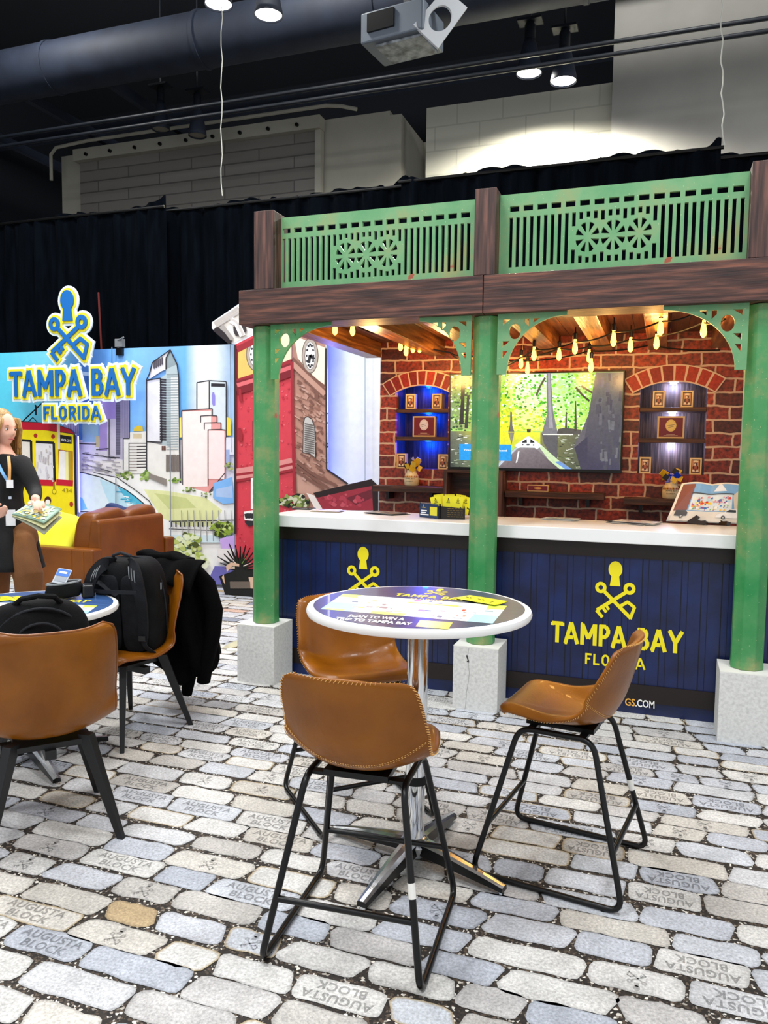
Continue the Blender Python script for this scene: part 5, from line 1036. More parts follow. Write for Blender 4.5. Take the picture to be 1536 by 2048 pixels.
prect(.03, .97, .03, .97, '7fb0dc', 0, 16); prect(.03, .97, .03, .28, 'e6dfd2', 1, 16); pz([(.03, .28), (.22, .3), (.24, .96), (.03, .97)], '8a4a36', 2); pz([(.55, .8), (.62, .97), (.66, .97), (.75, .8)], 'eef2f6', 2); pz([(.85, .7), (.97, .9), (.97, .3), (.88, .3)], 'd8cdb8', 2)
prect(.24, .84, .3, .72, 'dfe8ea', 3, 10); r_ = random.Random(21)
for i in range(110):
    u, v, s_ = r_.uniform(.25, .78), r_.uniform(.3, .62), r_.uniform(.015, .05)
    c = r_.choice(['e0241c', 'f2b81c', 'f28a1c', 'f4d81c', '3a7ac0', 'd9eef4', '6ab04a', 'a04a8a', 'f2f2f2']) if v < .5 else r_.choice(['d9483a', 'bfe0ea', 'f2e8d0', '4a6ab0', 'e8a0a8'])
    pz([(u, v), (u+s_, v+.01), (u+s_*.8, v+s_*1.4), (u+.005, v+s_*1.1)], c, 4+i*.02)
prect(.22, .86, .72, .745, '3a3a3a', 8, 10); pz([(.06, .16), (.07, .3), (.2, .3), (.24, .24), (.23, .16)], '3a3434', 9); pz([(.62, .14), (.65, .22), (.74, .27), (.8, .36), (.97, .36), (.97, .14)], 'f2f2f0', 9); pz([(.76, .28), (.81, .34), (.9, .34), (.9, .28)], '3a3e44', 10)
for u in (.16, .73, .96): pz([(u+.028*math.cos(R(a)), .15+.045*math.sin(R(a))) for a in range(0, 360, 30)], '1c1c1c', 11); pz([(u+.015*math.cos(R(a)), .15+.024*math.sin(R(a))) for a in range(0, 360, 30)], 'b9b9b9', 12)
mb.build('page_picture', PRINTFINE, t)
for i, (px, py) in enumerate(((1393, 1049), (1440, 1050))):
    p = Zp(px, py, ZS1); t = thing('book_rest_foot', ['curved dark brown wooden foot of the book stand, left of the pair on the counter', 'curved dark brown wooden foot of the book stand, right of the pair on the counter'][i], 'stand', (p.x, p.y, ZS1), R(-25-20*i), 'dark feet of the book stand')
    pr = [(-.055, .0005), (-.05, .018), (-.02, .04), (-.002, .055), (.008, .05), (-.002, .03), (.03, .022), (.06, .026), (.062, .0005)]
    mb = MB(); mb.merge(flat2d([pr], .035), basis((0, 0, 0), (1, 0, 0), (0, .25, 1))); mb.build('foot_block', mat('dark_brown_lacquer', '2c1d14', .25) if 'dark_brown_lacquer' not in MATS else MATS['dark_brown_lacquer'], t, bevel=.003, local=True)
# ================================================================ FURNITURE
def shell_mb(prof, wid, side, ncurl, nu=24, nv=34, corner=.07):
    """bucket seat surface: prof(v)->(x,z) centre line, wid(v) half width, side(v) edge raise, ncurl(v) forward curl of the back"""
    def fn(u, v):
        s = u*2-1; x, z = prof(v); w_ = wid(v)
        return Vector((x+ncurl(v)*abs(s)**2.4, s*w_, z+side(v)*abs(s)**2.6))
    return fn
def interp(tab, v):
    for a, b_ in zip(tab[:-1], tab[1:]):
        if v <= b_[0]:
            t_ = (v-a[0])/(b_[0]-a[0]); t_ = t_*t_*(3-2*t_) if len(a) == 2 else t_
            return a[1]+(b_[1]-a[1])*t_
    return tab[-1][1]
def spline(pts, v):
    n = len(pts)-1; f_ = v*n; i = min(int(f_), n-1); t_ = f_-i
    p = [Vector(pts[max(0, min(n, i+k))]) for k in (-1, 0, 1, 2)]
    return .5*((2*p[1]) + (p[2]-p[0])*t_ + (2*p[0]-5*p[1]+4*p[2]-p[3])*t_*t_ + (3*p[1]-p[0]-3*p[2]+p[3])*t_**3)
def bucket(t, pts, wpts, spts, cpts, thick, mname, seam_v=None, th=THREAD, stitch=True, pipe=None):
    NU, NV = 26, 40
    def S_(u, v):
        s = u*2-1; q = spline([(*p, 0) for p in pts], v); w_ = spline([(w, 0, 0) for w in wpts], v).x; sd = spline([(w, 0, 0) for w in spts], v).x; cu = spline([(w, 0, 0) for w in cpts], v).x
        # round the four corners by narrowing near both ends
        for e, rr in ((v, .055), (1-v, .06)):
            if e < rr: w_ *= .80+.20*math.sqrt(max(0, 1-(1-e/rr)**2))
        return Vector((q.x+cu*abs(s)**2.2, s*w_, q.y+sd*abs(s)**2.4))
    def nrm(u, v):
        a = S_(min(1, u+.01), v)-S_(max(0, u-.01), v); b_ = S_(u, min(1, v+.01))-S_(u, max(0, v-.01)); return a.cross(b_).normalized()
    mb = MB(); A, B = [], []
    for j in range(NV+1):
        for i in range(NU+1):
            u, v = i/NU, j/NV; p, n = S_(u, v), nrm(u, v); e = min(u, 1-u, )*NU; e2 = min(v, 1-v)*NV; k = min(1, .35+.4*min(e, e2))
            A.append(p); B.append(p+n*thick*k)
    W = NU+1; fs = [(j*W+i, j*W+i+1, (j+1)*W+i+1, (j+1)*W+i) for j in range(NV) for i in range(NU)]
    K = len(A); fs2 = [tuple(reversed([K+q for q in f_])) for f_ in fs]
    loop = [i for i in range(NU+1)] + [j*W+NU for j in range(1, NV+1)] + [NV*W+i for i in range(NU-1, -1, -1)] + [j*W for j in range(NV-1, 0, -1)]
    side_f = [(loop[i], K+loop[i], K+loop[(i+1) % len(loop)], loop[(i+1) % len(loop)]) for i in range(len(loop))]
    mb.add(A+B, fs+fs2+side_f)
    o = mb.build('seat_shell', LEATHER, t, True, sub=1, local=True, auto=0)
    if stitch:
        st = MB(); pts_ = [(A[q]+B[q])/2 for q in loop]; outs = []
        cen = [A[q] for q in loop]; L_ = []
        # zigzag stitches sitting just on the inner rim
        for i in range(len(loop)):
            a, b_ = cen[i], cen[(i+1) % len(loop)]; d = (b_-a).length; n = max(1, round(d/.0105))
            for k in range(n):
                uq = loop[i]; u, v = (uq % W)/NU, (uq//W)/NV; nn = nrm(u, v); c_ = a.lerp(b_, (k+.5)/n); inn = (S_(.5, v)-c_); inn = (inn-nn*inn.dot(nn)).normalized() if v not in (0, 1) else (S_(u, .1 if v == 0 else .9)-c_).normalized()
                if u in (0, 1) or v in (0, 1): st.cyl(c_+inn*.002-nn*.0012+(b_-a).normalized()*.003, c_+inn*.011-nn*.0012-(b_-a).normalized()*.003, .0011, n=4)
        st.build('edge_stitching', th, t, local=True)
    if seam_v:
        st = MB()
        for dv in (-.006, .006):
            for i in range(56):
                u = .03+.94*i/55; v = seam_v+dv-.035*(abs(u*2-1)**2)*-1; st.cyl(S_(u, v)-nrm(u, v)*.0012, S_(u+.009, v)-nrm(u+.009, v)*.0012, .001, n=4)
        st.build('seam_stitching', th, t, local=True)
    if pipe:
        st = MB(); st.tube([(A[q]*.5+B[q]*.5) for q in loop], .0055, 8, closed=True); st.build('edge_piping', pipe, t, True, local=True)
    return o, S_
def fillet(pts, r_, n=5):
    out = []; m_ = len(pts)
    for i in range(m_):
        p = Vector(pts[i]); a = (Vector(pts[i-1])-p); b_ = (Vector(pts[(i+1) % m_])-p); ra = min(r_, a.length/2.2); p0 = p+a.normalized()*ra; p2 = p+b_.normalized()*ra
        for k in range(n+1): t_ = k/n; out.append((1-t_)**2*p0+2*t_*(1-t_)*p+t_*t_*p2)
    return out
def bar_stool(x, y, head, label):
    t = thing('bar_stool', label, 'stool', (x, y, 0), R(head), 'tan leather bar stools round the tall table')
    bucket(t, [(.185, .572), (.165, .583), (.10, .572), (.02, .556), (-.07, .552), (-.145, .572), (-.19, .63), (-.218, .71), (-.238, .79), (-.255, .868)],
           [.165, .195, .212, .222, .226, .228, .226, .222, .216, .198], [0, .008, .02, .035, .065, .085, .06, .02, 0, 0], [0, 0, 0, 0, .0, .03, .07, .075, .06, .04], .032, 'seat_shell', seam_v=.60)
    for s in (-1, 1):
        mb = MB(); lp = fillet([(.13, s*.15, .532), (-.13, s*.15, .532), (-.262, s*.238, .012), (.262, s*.238, .012)], .05)
        mb.tube(lp, .0105, 10, closed=True); mb.build('side_frame', BLACKM, t, True, local=True)
        for xx in (-.2, .2): mb = MB(); mb.cyl((xx, s*.238, 0), (xx, s*.238, .006), .009, n=10); mb.build('foot_pad', RUBBER, t, local=True)
    def leg_at(xs, s, z): k = (.532-z)/(.532-.012); return Vector((xs*(.13+.132*k), s*(.15+.088*k), z))
    for xs, z in ((1, .185), (-1, .185)):
        mb = MB(); mb.cyl(leg_at(xs, -1, z), leg_at(xs, 1, z), .0095, n=10); mb.build('foot_rest', BLACKM, t, True, local=True)
    mb = MB()
    for xx in (-.09, .09): mb.boxx(xx-.014, xx+.014, -.15, .15, .524, .534)
    mb.boxx(-.12, .12, -.1, .1, .534, .55); mb.build('seat_plate', BLACKM, t, local=True)
    a = leg_at(-1, -1, .245); b_ = leg_at(-1, -1, .285); mb = MB(); mb.cyl(a, b_, .0115, n=10); mb.build('paper_sticker', WHITEP, t, True, local=True)
    return t
bar_stool(-.827, 2.205, 94, 'tan leather bar stool nearest the viewer, seen from behind')
bar_stool(-.29, 2.83, 171.5, 'tan leather bar stool right of the tall round table, seen side on')
bar_stool(-1.17, 3.0, -46, 'tan leather bar stool behind the tall round table, by the left pedestal')
# pedestal tables
TPLANK = mat('table_plank_print', '1c2850', .3, 0, '2c3a60', 3, (1, 14, 1), coat=.15, c3='263258')
TPLANKB = mat('blue_table_plank_print', '2c4c80', .3, 0, '3c6094', 3, (1, 14, 1), coat=.1, c3='34568a')
def ped_table(cx, cy, h, r_, lb, rz, top, arms, tall):
    t = thing('round_table', lb, 'table', (cx, cy, 0), 0, 'round pedestal tables')
    mb = MB(); mb.lathe([(.001, h-.032), (r_-.02, h-.032), (r_-.004, h-.027), (r_, h-.016), (r_-.004, h-.004), (r_-.012, h), (.001, h)], n=96); mb.build('table_top', WHITE, t, True, local=True)
    mb = MB(); mb.lathe([(.001, h+.0002), (r_-.026, h+.0002), (r_-.026, h+.0012), (.001, h+.0012)], n=96); mb.build('printed_surface', top, t, local=True)
    mb = MB(); mb.lathe([(.038, .3 if tall else .1), (.038, h-.05)], n=32); mb.build('column', CHROME, t, True, local=True)
    mb = MB(); mb.lathe([(.034, .07), (.034, .31)], n=32) if tall else mb.lathe([(.034, .07), (.034, .12)], n=32); mb.build('lower_column', CHROME, t, True, local=True)
    mb = MB(); mb.lathe([(.041, .3 if tall else .1), (.041, .33 if tall else .13)], n=32); mb.build('column_collar', RUBBER, t, True, local=True)
    mb = MB(); mb.lathe([(.001, h-.05), (.12, h-.05), (.12, h-.033), (.001, h-.033)], n=24); mb.build('mounting_plate', BLACKM, t, local=True)
    mb = MB(); mb.lathe([(.03, .045), (.055, .05), (.06, .075), (.045, .095), (.034, .1)], n=24); mb.build('base_hub', ALU, t, True, local=True)
    for a in arms:
        an = R(a); d = Vector((math.cos(an), math.sin(an), 0)); n = Vector((-d.y, d.x, 0)); L_ = .365; rs = []
        for k in range(9):
            q = k/8; x = .03+(L_-.03)*q; zt = .092-.058*q**1.3; zb = max(.05-.034*q, .014) if q < 1 else .014; w_ = .034-.016*q
            c = d*x; rs.append([c+n*w_+Vector((0,0,zb)), c-n*w_+Vector((0,0,zb)), c-n*w_*.9+Vector((0,0,zt-.004)), c-n*w_*.35+Vector((0,0,zt)), c+n*w_*.35+Vector((0,0,zt)), c+n*w_*.9+Vector((0,0,zt-.004))])
        mb = MB(); mb.rings(rs); ar_ = mb.build('base_arm', [ALU, BLACKM], t, local=True)
        for p_ in ar_.data.polygons:
            if p_.normal.z < .35: p_.material_index = 1
        mb = MB(); mb.cyl(d*(L_-.012), d*(L_-.012)+Vector((0,0,.014)), .011, n=12); mb.build('levelling_foot', CHROME, t, local=True)
    return t
BT = (-.80, 2.64, .952)
t1 = ped_table(BT[0], BT[1], BT[2], .40, 'tall round white-rimmed pedestal table with navy map print between the bar stools', 0, TPLANK, (-101, -16, 82, 166), 1)
def table_print(t, zc, pts, logo, scan, qr, P):
    """pts = photo corners of the poster TL, TR, BR, BL"""
    Z = lambda x, y, k: Zp(x, y, zc+k)
    TL, TR, BR, BL = [Z(*p, 0) for p in pts]
    def uv(u, v, k=0): a = BL.lerp(BR, u); b_ = TL.lerp(TR, u); q = a.lerp(b_, v); q.z = zc+k; return q
    mb = MB(); r_ = random.Random(17)
    def q(u0, u1, v0, v1, c, k): mb.add([uv(u0, v0, k*.00003), uv(u1, v0, k*.00003), uv(u1, v1, k*.00003), uv(u0, v1, k*.00003)], [(0,1,2,3)], 0, c)
    q(0, 1, 0, 1, 'eef2ee', 0); q(0, .18, .0, .45, 'a9dcee', 1); q(.86, 1, 0, .4, 'a9dcee', 1); q(0, .12, .8, 1, 'c9e05a', 1); q(.9, 1, .75, 1, 'c9e05a', 1); q(.02, .14, 0, .1, 'c9e05a', 2); q(.3, .5, .0, .14, 'cfe27a', 2); q(.55, .7, .3, .6, 'dff0f2', 2)
    for i in range(60):
        u, v = r_.uniform(.1, .93), r_.uniform(.05, .9); q(u, u+r_.uniform(.01, .05), v, v+r_.uniform(.03, .1), r_.choice(['f6f6f2', 'ffffff', 'd9e6ea', 'c9b08a', '8a8a9a', 'd2dc6a', 'a08a90', 'e6d9c8', 'b9d0dc', '5a6a84', 'd98a7a']), 3+i*.2)
    q(.44, .74, .72, .8, 'e8d84a', 20); q(.78, .8, .5, .6, 'd94a3a', 21)
    mb.build('map_poster', PRINTFINE, t)
    ex = (TR-TL).normalized(); ey = Vector((-ex.y, ex.x, 0))
    if logo:
        (c, w_) = logo; c = Z(*c, .0005); s_ = w_/1130; lm = logo_mb(); mb = MB(); M0 = basis(c, ex*s_, ey*s_*1.15); i = 0
        for f_ in lm.f: i += 1; mb.add([M0 @ lm.v[j]+Vector((0, 0, 1e-6*(i % 50))) for j in f_], [tuple(range(len(f_)))])
        mb.build('keys_logo', YELLOW, t)
    if scan:
        mb = MB()
        for s_, A, B, h_ in scan: put_text(mb, s_, A, B, h_, lambda x, y, k: Z(x, y, .0005), 0, 'f6f6f4', bold=.035)
        mb.build('white_lettering', PRINTFINE, t)
    if qr:
        mb = MB(); mb.add([Z(*p, .0006) for p in qr], [(0,1,2,3)], 0, 'd8cf46'); mb.build('yellow_square', PRINTFINE, t)
table_print(t1, BT[2]+.0016, [(686, 1187.5), (1014, 1211.8), (985.5, 1247), (641, 1218)], ((858, 1196), .27), [('SCAN TO WIN A', (694, 1233.5), (807, 1241), (6, 5)), ('TRIP TO TAMPA BAY', (668, 1239), (822, 1250.5), (6, 5.2))], [(840, 1240), (830.8, 1253), (896, 1258.5), (905.8, 1245)], None)
def packet_on(px, py, z, rz, lb, tilt=0):
    p = Zp(px, py, z); t = thing('yellow_packet', lb, 'packet', (p.x, p.y, z), R(rz), 'yellow packets lying on the tables')
    mb = MB(); mb.grid(lambda u, v: Vector(((u-.5)*.09, (v-.5)*.12, .0014+.006*abs(u-.5)**1.2*(1-v)+tilt*v)), 6, 6); mb.build('packet_body', YPK, t, True, solid=.0016, local=True)
    mb = MB(); k_ = logo_mb(word=False); mb.merge(k_, basis((0, .02, .0042+tilt*.7), (.00007, 0, 0), (0, .00007, 0)) @ Matrix.Translation((0, -480, 0))); mb.boxx(-.018, .018, -.025, -.021, .0042, .0045); mb.build('printed_mark', BLACKM, t, local=True)
ZT = BT[2]+.0025
packet_on(948, 1199, ZT, 62, 'yellow seed packet lying on the tall table, left of two', .001); packet_on(974, 1204, ZT+.0012, 70, 'yellow seed packet lying on the tall table, right of two and slightly on top', .004)
# left dining-height table
LT = (-2.79, 2.87, .75)
t2 = ped_table(LT[0], LT[1], LT[2], .405, 'low round white-rimmed pedestal table with blue print between the dining chairs', 0, TPLANKB, (-30, 60, 150, 240), 0)
table_print(t2, LT[2]+.0016, [(-60, 1203), (195, 1211), (172, 1228), (-60, 1235)], ((112, 1203), .3), None, [(18, 1238), (0, 1247), (38, 1250), (40, 1240)], None)
ZL = LT[2]+.0025
packet_on(6, 1198, ZL, 70, 'yellow seed packet lying on the low table at the left picture edge'); packet_on(34, 1198, ZL, 75, 'yellow seed packet lying on the low table, right of the one at the picture edge')
# dining chairs
def dining_chair(x, y, head, label):
    t = thing('dining_chair', label, 'chair', (x, y, 0), R(head), 'tan leather dining chairs')
    bucket(t, [(.225, .425), (.205, .44), (.12, .428), (.02, .405), (-.09, .40), (-.165, .42), (-.21, .485), (-.24, .60), (-.267, .72), (-.29, .835)],
           [.20, .232, .245, .25, .25, .25, .25, .25, .245, .232], [0, .004, .012, .025, .06, .085, .07, .03, .01, .012], [0, 0, 0, 0, .0, .05, .10, .11, .10, .09], .036, 'seat_shell', stitch=False, pipe=LEATHERD)
    for sx, sy in ((1, 1), (1, -1), (-1, 1), (-1, -1)):
        a = Vector((sx*.13, sy*.13, .40)); b_ = Vector((sx*.235, sy*.235, .0)); n = Vector((sx, sy, 0)).normalized(); m_ = Vector((-n.y, n.x, 0)); rs = []
        for p, w_, q in ((a, .019, .026), (b_, .011, .013)): rs.append([p+n*q+m_*w_, p-n*q+m_*w_, p-n*q-m_*w_, p+n*q-m_*w_])
        mb = MB(); mb.rings(rs); mb.build('leg', BLACKW, t, bevel=.002, local=True)
    mb = MB(); mb.boxx(-.14, .14, -.12, .12, .365, .385); mb.boxx(-.16, .16, -.02, .02, .33, .365); mb.boxx(-.02, .02, -.16, .16, .33, .364); mb.build('under_frame', BLACKW, t, local=True)
    return t
dining_chair(-2.235, 2.37, 140, 'tan leather dining chair at the left edge, seen from behind, black bag on its seat')
dining_chair(-2.635, 3.375, 259, 'tan leather dining chair holding the black backpack, a black coat over its back')
# ---------------------------------------------------------------- sofa
sx0, sx1, sy0, sy1 = -5.35, -4.72, 5.42, 6.62
t = thing('sofa', 'tan leather sofa seen from behind in front of the skyline mural', 'sofa', ((sx0+sx1)/2, (sy0+sy1)/2, 0))
def pillowbox(mb, x0, x1, y0, y1, z0, z1, e=.35, M=None): mb.superell(((x0+x1)/2, (y0+y1)/2, (z0+z1)/2) if M is None else (0,0,0), (x1-x0, y1-y0, z1-z0), e, e, 40, 20, M=M)
mb = MB(); mb.boxx(sx0, sx1+.02, sy0+.13, sy1-.13, .1, .32); mb.build('base_frame', LEATHERD, t, bevel=.02)
for y0 in (sy0, sy1-.13): mb = MB(); mb.boxx(sx0, sx1+.16, y0, y0+.13, .1, .62); mb.build('arm', LEATHERD, t, bevel=.018)
mb = MB(); pr = [(sx1-.05, .3), (sx1+.1, .1), (sx1+.15, .11), (sx1+.125, .84), (sx1+.10, .865), (sx1+.03, .86)]
mb.rings([[Vector((x, y, z)) for x, z in pr] for y in (sy0+.132, sy1-.132)]); mb.build('back_frame', LEATHERD, t, bevel=.02)
for k in range(2):
    y0 = sy0+.14+k*.46; mb = MB(); pillowbox(mb, sx0-.02, sx1-.1, y0, y0+.455, .32, .47); mb.build('seat_cushion', LEATHERD, t, True)
    mb = MB(); mb.superell((sx1-.07, y0+.23, .69), (.24, .47, .5), .45, .4, 40, 20, fn=lambda p: p+Vector((p.z*.2, 0, .012*math.sin(p.y*14)*(p.z > 0)))); mb.build('back_cushion', LEATHERD, t, True)
for x in (sx0+.06, sx1): 
    for y in (sy0+.06, sy1-.06): mb = MB(); mb.cyl((x, y, 0), (x, y, .1), .018, .024, n=10); mb.build('leg', BLACKW, t, local=False)
mb = MB(); mb.tube([(sx1+.063, sy0-.002, .12), (sx1+.063, sy0-.002, .6)], .004, 6); mb.tube([(sx1-.06, sy0-.002, .12), (sx1-.06, sy0-.002, .61)], .003, 6); mb.build('welt_seam', LEATHER, t, True)
t = thing('throw_pillow', 'bright yellow square throw pillow leaning on the near end of the sofa', 'pillow', (-5.0, 5.75, .5), 0)
mb = MB(); c = Yp(108, 1066, 5.66); mb.superell(c, (.46, .42, .15), .9, .32, 36, 14, M=Euler((R(62), R(12), R(8))).to_matrix().to_4x4()); mb.build('pillow_cover', mat('yellow_pillow', 'e9e420', .8, 0, 'f4f04a', 3, bump=.2, bscale=9), t, True)
t = thing('navy_pillow', 'corner of a small navy pillow peeking over the top of the sofa', 'pillow', (-5.0, 6.2, .6), 0)
c = Yp(233, 1021, 6.1); mb = MB(); mb.superell(c-Vector((.0, 0, .1)), (.3, .12, .3), .4, .7, 30, 12, M=Euler((0, R(20), R(10))).to_matrix().to_4x4()); mb.build('pillow_cover', mat('navy_cloth', '1a2c5a', .8), t, True)
# ---------------------------------------------------------------- bags
def strap(mb, pts, w_, th_, up): # flat band through points
    P_ = [Vector(p) for p in pts]; out = []
    Q = [spline(P_, i/24) for i in range(25)]
    for i, p in enumerate(Q):
        d = (Q[min(24, i+1)]-Q[max(0, i-1)]).normalized(); s_ = d.cross(Vector(up)).normalized(); n = s_.cross(d).normalized()
        ww = w_(i/24) if callable(w_) else w_
        out.append([p+s_*ww/2+n*th_/2, p+s_*ww/2-n*th_/2, p-s_*ww/2-n*th_/2, p-s_*ww/2+n*th_/2])
    mb.rings(out); return mb
STRAPM = mat('black_mesh_padding', '141518', .8, 0, '1d1f23', 14, bump=.3, bscale=200, spec=.2)
def backpack(loc, rz, lean, lb, S_=1, straps=True):
    """local: x across, y depth (harness side faces -y), z up"""
    t = thing('backpack', lb, 'backpack', loc, R(rz)); M = Euler((R(lean), 0, 0)).to_matrix().to_4x4() @ Matrix.Scale(S_, 4)
    def shp(p):
        k = (p.z+.25)/.5; f_ = 1-.22*max(0, k-.45)**1.3*1.6; g = 1.0+.08*math.sin(k*9+p.x*6); return Vector((p.x*f_, p.y*g*(1-.1*k)+.012*math.sin(p.x*22+k*6), p.z))
    mb = MB(); mb.superell((0,0,0), (.36, .24, .5), .38, .5, 44, 26, fn=lambda p: shp(p)+Vector((0, 0, .25)), M=M); mb.build('bag_body', FABRICB, t, True, local=True)
    T = lambda pts: [M @ Vector(p) for p in pts]
    up = M.to_3x3() @ Vector((0, -1, 0))
    mb = MB(); mb.superell((0,0,0), (.3, .1, .26), .4, .5, 36, 18, fn=lambda p: p+Vector((0, .135, .16)), M=M); mb.build('front_pocket', FABRICB, t, True, local=True)
    mb = MB(); mb.superell((0,0,0), (.13, .03, .4), .4, .5, 24, 14, fn=lambda p: p+Vector((-.06+.0*p.z, -.122, .24)), M=M); mb.superell((0,0,0), (.13, .03, .4), .4, .5, 24, 14, fn=lambda p: p+Vector((.075, -.122, .24)), M=M); mb.build('back_padding', STRAPM, t, True, local=True)
    if straps:
        for s in (-1, 1):
            mb = MB(); strap(mb, T([(s*.05, -.06, .485), (s*.08, -.115, .49), (s*.12, -.16, .43), (s*.14, -.17, .32), (s*.135, -.15, .2), (s*.13, -.15, .12)]), lambda q: .07-.025*q, .018, up); sp = mb.build('shoulder_strap', STRAPM, t, True, local=True)
            mb = MB(); strap(mb, T([(s*.13, -.155, .13), (s*.14, -.15, .08), (s*.165, -.11, .03)]), .024, .004, up); mb.build('webbing', FABRICG, sp, True, local=True)
            mb = MB(); c = M @ Vector((s*.13, -.162, .125)); mb.box(c, (.036, .012, .03)); mb.build('buckle', mat('black_plastic', '131416', .3) if 'black_plastic' not in MATS else MATS['black_plastic'], sp, bevel=.003, local=True)
            for k in range(3): mb = MB(); strap(mb, T([(s*(.075+.014*k), -.152, .496-.01*k), (s*(.085+.014*k), -.172, .465-.01*k), (s*(.09+.014*k), -.178, .44-.01*k)]), .003, .003, up); mb.build('grey_stripe', GREYP, sp, local=True)
        mb = MB(); strap(mb, T([(-.125, -.178, .37), (0, -.17, .365), (.125, -.178, .37)]), .018, .004, up); mb.build('chest_strap', FABRICG, t, True, local=True)
    mb = MB(); mb.tube(T([(-.05, -.06, .49), (-.045, -.07, .53), (0, -.075, .545), (.045, -.07, .53), (.05, -.06, .49)]), .009, 8); mb.build('carry_handle', FABRICG, t, True, local=True)
    for s in (-1, 1):
        mb = MB(); pts = [(s*.12*math.cos(R(a))+0, .03, .27+.225*math.sin(R(a))) for a in range(0, 90, 10)]
        mb.tube(T([(s*.182, .02, .1), (s*.184, .02, .2), (s*.178, .02, .3), (s*.165, .02, .38), (s*.14, .02, .45), (s*.09, .02, .495), (0, .02, .506)]), .0045, 6); mb.build('zip', FABRICG, t, True, local=True)
        mb = MB(); c = M @ Vector((s*.175, -.01, .36)); mb.box(c, (.006, .006, .035)); mb.build('zip_pull', GREYP, t, local=True)
    return t
bp = backpack((-2.60, 3.40, .43), 11, 6, 'black backpack with padded shoulder straps sitting on the second dining chair beside the coat', 1.0)
# second black bag: only its domed top shows behind the front chair
t = thing('black_bag', 'domed black bag with piping on the seat of the chair at the left edge', 'bag', (-2.33, 2.44, .45), R(50))
def dome(p): return Vector((p.x, p.y*(1-.3*max(0, p.z)/.2), p.z+.0*p.x)) + Vector((0, .01*math.sin(p.x*26), 0))
mb = MB(); mb.superell((0, 0, .225), (.40, .2, .43), .62, .6, 44, 24, fn=dome); mb.build('bag_body', FABRICB, t, True, local=True)
for w_, y_ in ((.17, -.075), (.1, -.1)):
    mb = MB(); mb.tube([(w_*math.cos(R(a)), y_-.02*math.sin(R(a))+.03, .26+(.155 if w_ > .12 else .1)*math.sin(R(a))) for a in range(0, 181, 12)], .006, 8); mb.build('piping', FABRICG, t, True, local=True)
mb = MB(); mb.tube([(-.09, -.02, .42), (-.06, -.05, .455), (0, -.06, .465), (.06, -.05, .455), (.09, -.02, .42)], .011, 8); mb.build('carry_handle', FABRICB, t, True, local=True)
# coat over the chair back
t = thing('coat', 'black coat draped over the back of the chair with the backpack, one sleeve hanging down', 'coat', (-2.635, 3.375, 0), R(259))
def coat_ring(v, n=56):
    # local chair frame: +x is the way the seat faces, +y its left; v 0 at the top ridge, 1 at the hem
    z0 = .885-.62*v; wx = .035+.075*min(1, v*3)+.02*v; wy = .22+.04*v; out = []
    for k in range(n):
        a = 2*PI*k/n; c, s_ = math.cos(a), math.sin(a)
        fold = 1+.16*math.sin(a*9+1.5*math.sin(v*4))*min(1, v*2)+.07*math.sin(a*17+v*6)*min(1, v*2)
        x = -.355-.05*v+math.copysign(abs(c)**.7, c)*wx*fold; y = -.07+.06*v+math.copysign(abs(s_)**.8, s_)*wy*(1+.03*math.sin(a*7+v*5))
        z = z0-.05*abs(s_)**3*(1-v)-.05*v*math.sin(a*2+.6)-.03*v*math.sin(a*5)
        out.append(Vector((x, y, z)))
    return out
mb = MB(); mb.rings([coat_ring(v) for v in (0, .02, .05, .1, .18, .27, .36, .45, .54, .63, .72, .81, .9, .96, 1)], True, True); mb.build('coat_body', COATM, t, True, local=True, auto=0)
mb = MB(); mb.grid(lambda u, v: Vector((-.33+.13*v-.02*abs(u-.5)+.012*math.sin(u*19), (u-.5)*.5, .885-.01*v-v*v*(.14+.03*math.sin(u*7)))), 30, 12); mb.build('coat_lining', COATM, t, True, solid=.01, local=True, auto=0)
mb = MB(); mb.superell((-.35, -.07, .885), (.1, .42, .05), .7, .5, 30, 12, fn=lambda p: p+Vector((0, 0, .01*math.sin(p.y*30)))); mb.build('collar', COATM, t, True, local=True)
mb = MB(); mb.tube([(-.36, .13, .84), (-.40, .2, .74), (-.41, .245, .6), (-.40, .24, .46), (-.38, .215, .32), (-.37, .2, .2)], [.055, .07, .068, .062, .056, .052], 18, flat=.7); mb.build('sleeve', COATM, t, True, local=True)
mb = MB(); mb.tube([(-.38, .04, .5), (-.40, .06, .34), (-.39, .07, .2), (-.38, .06, .1)], [.05, .05, .04, .03], 14); mb.build('sleeve', COATM, t, True, local=True)
# pouch on the low table
p = Zp(128, 1196, ZL); t = thing('belt_pouch', 'black zip belt pouch lying open on the low table', 'pouch', (p.x, p.y, ZL), R(38))
mb = MB(); mb.superell((0, 0, .04), (.17, .1, .078), .5, .5, 36, 18, fn=lambda q: q+Vector((.004*math.sin(q.z*90), 0, .006*math.sin(q.x*30)))); mb.build('pouch_body', FABRICB, t, True, local=True)
mb = MB(); mb.tube([(x*.078, y*.045, .077+.008*x) for x, y in circ(0, 0, 1, n=24)], .0055, 8, closed=True); mb.build('zip_rim', GREYP, t, True, local=True)
mb = MB(); mb.box((.11, -.015, .033), (.055, .05, .062), rot=(0, 0, .2)); mb.build('buckle', MATS['black_plastic'], t, bevel=.008, local=True)
mb = MB(); strap(mb, [(.08, .02, .05), (.15, .03, .07), (.21, .02, .03), (.25, .0, .003)], .035, .004, (0, -.5, 1)); mb.build('belt', FABRICG, t, True, local=True)
t = thing('card_holder', 'clear card holder with a blue printed card standing in the black belt pouch', 'card', (p.x, p.y, ZL+.07), R(38))
Mc = Matrix.Translation((-.02, .0, .012)) @ Euler((R(-38), R(6), R(-30))).to_matrix().to_4x4()
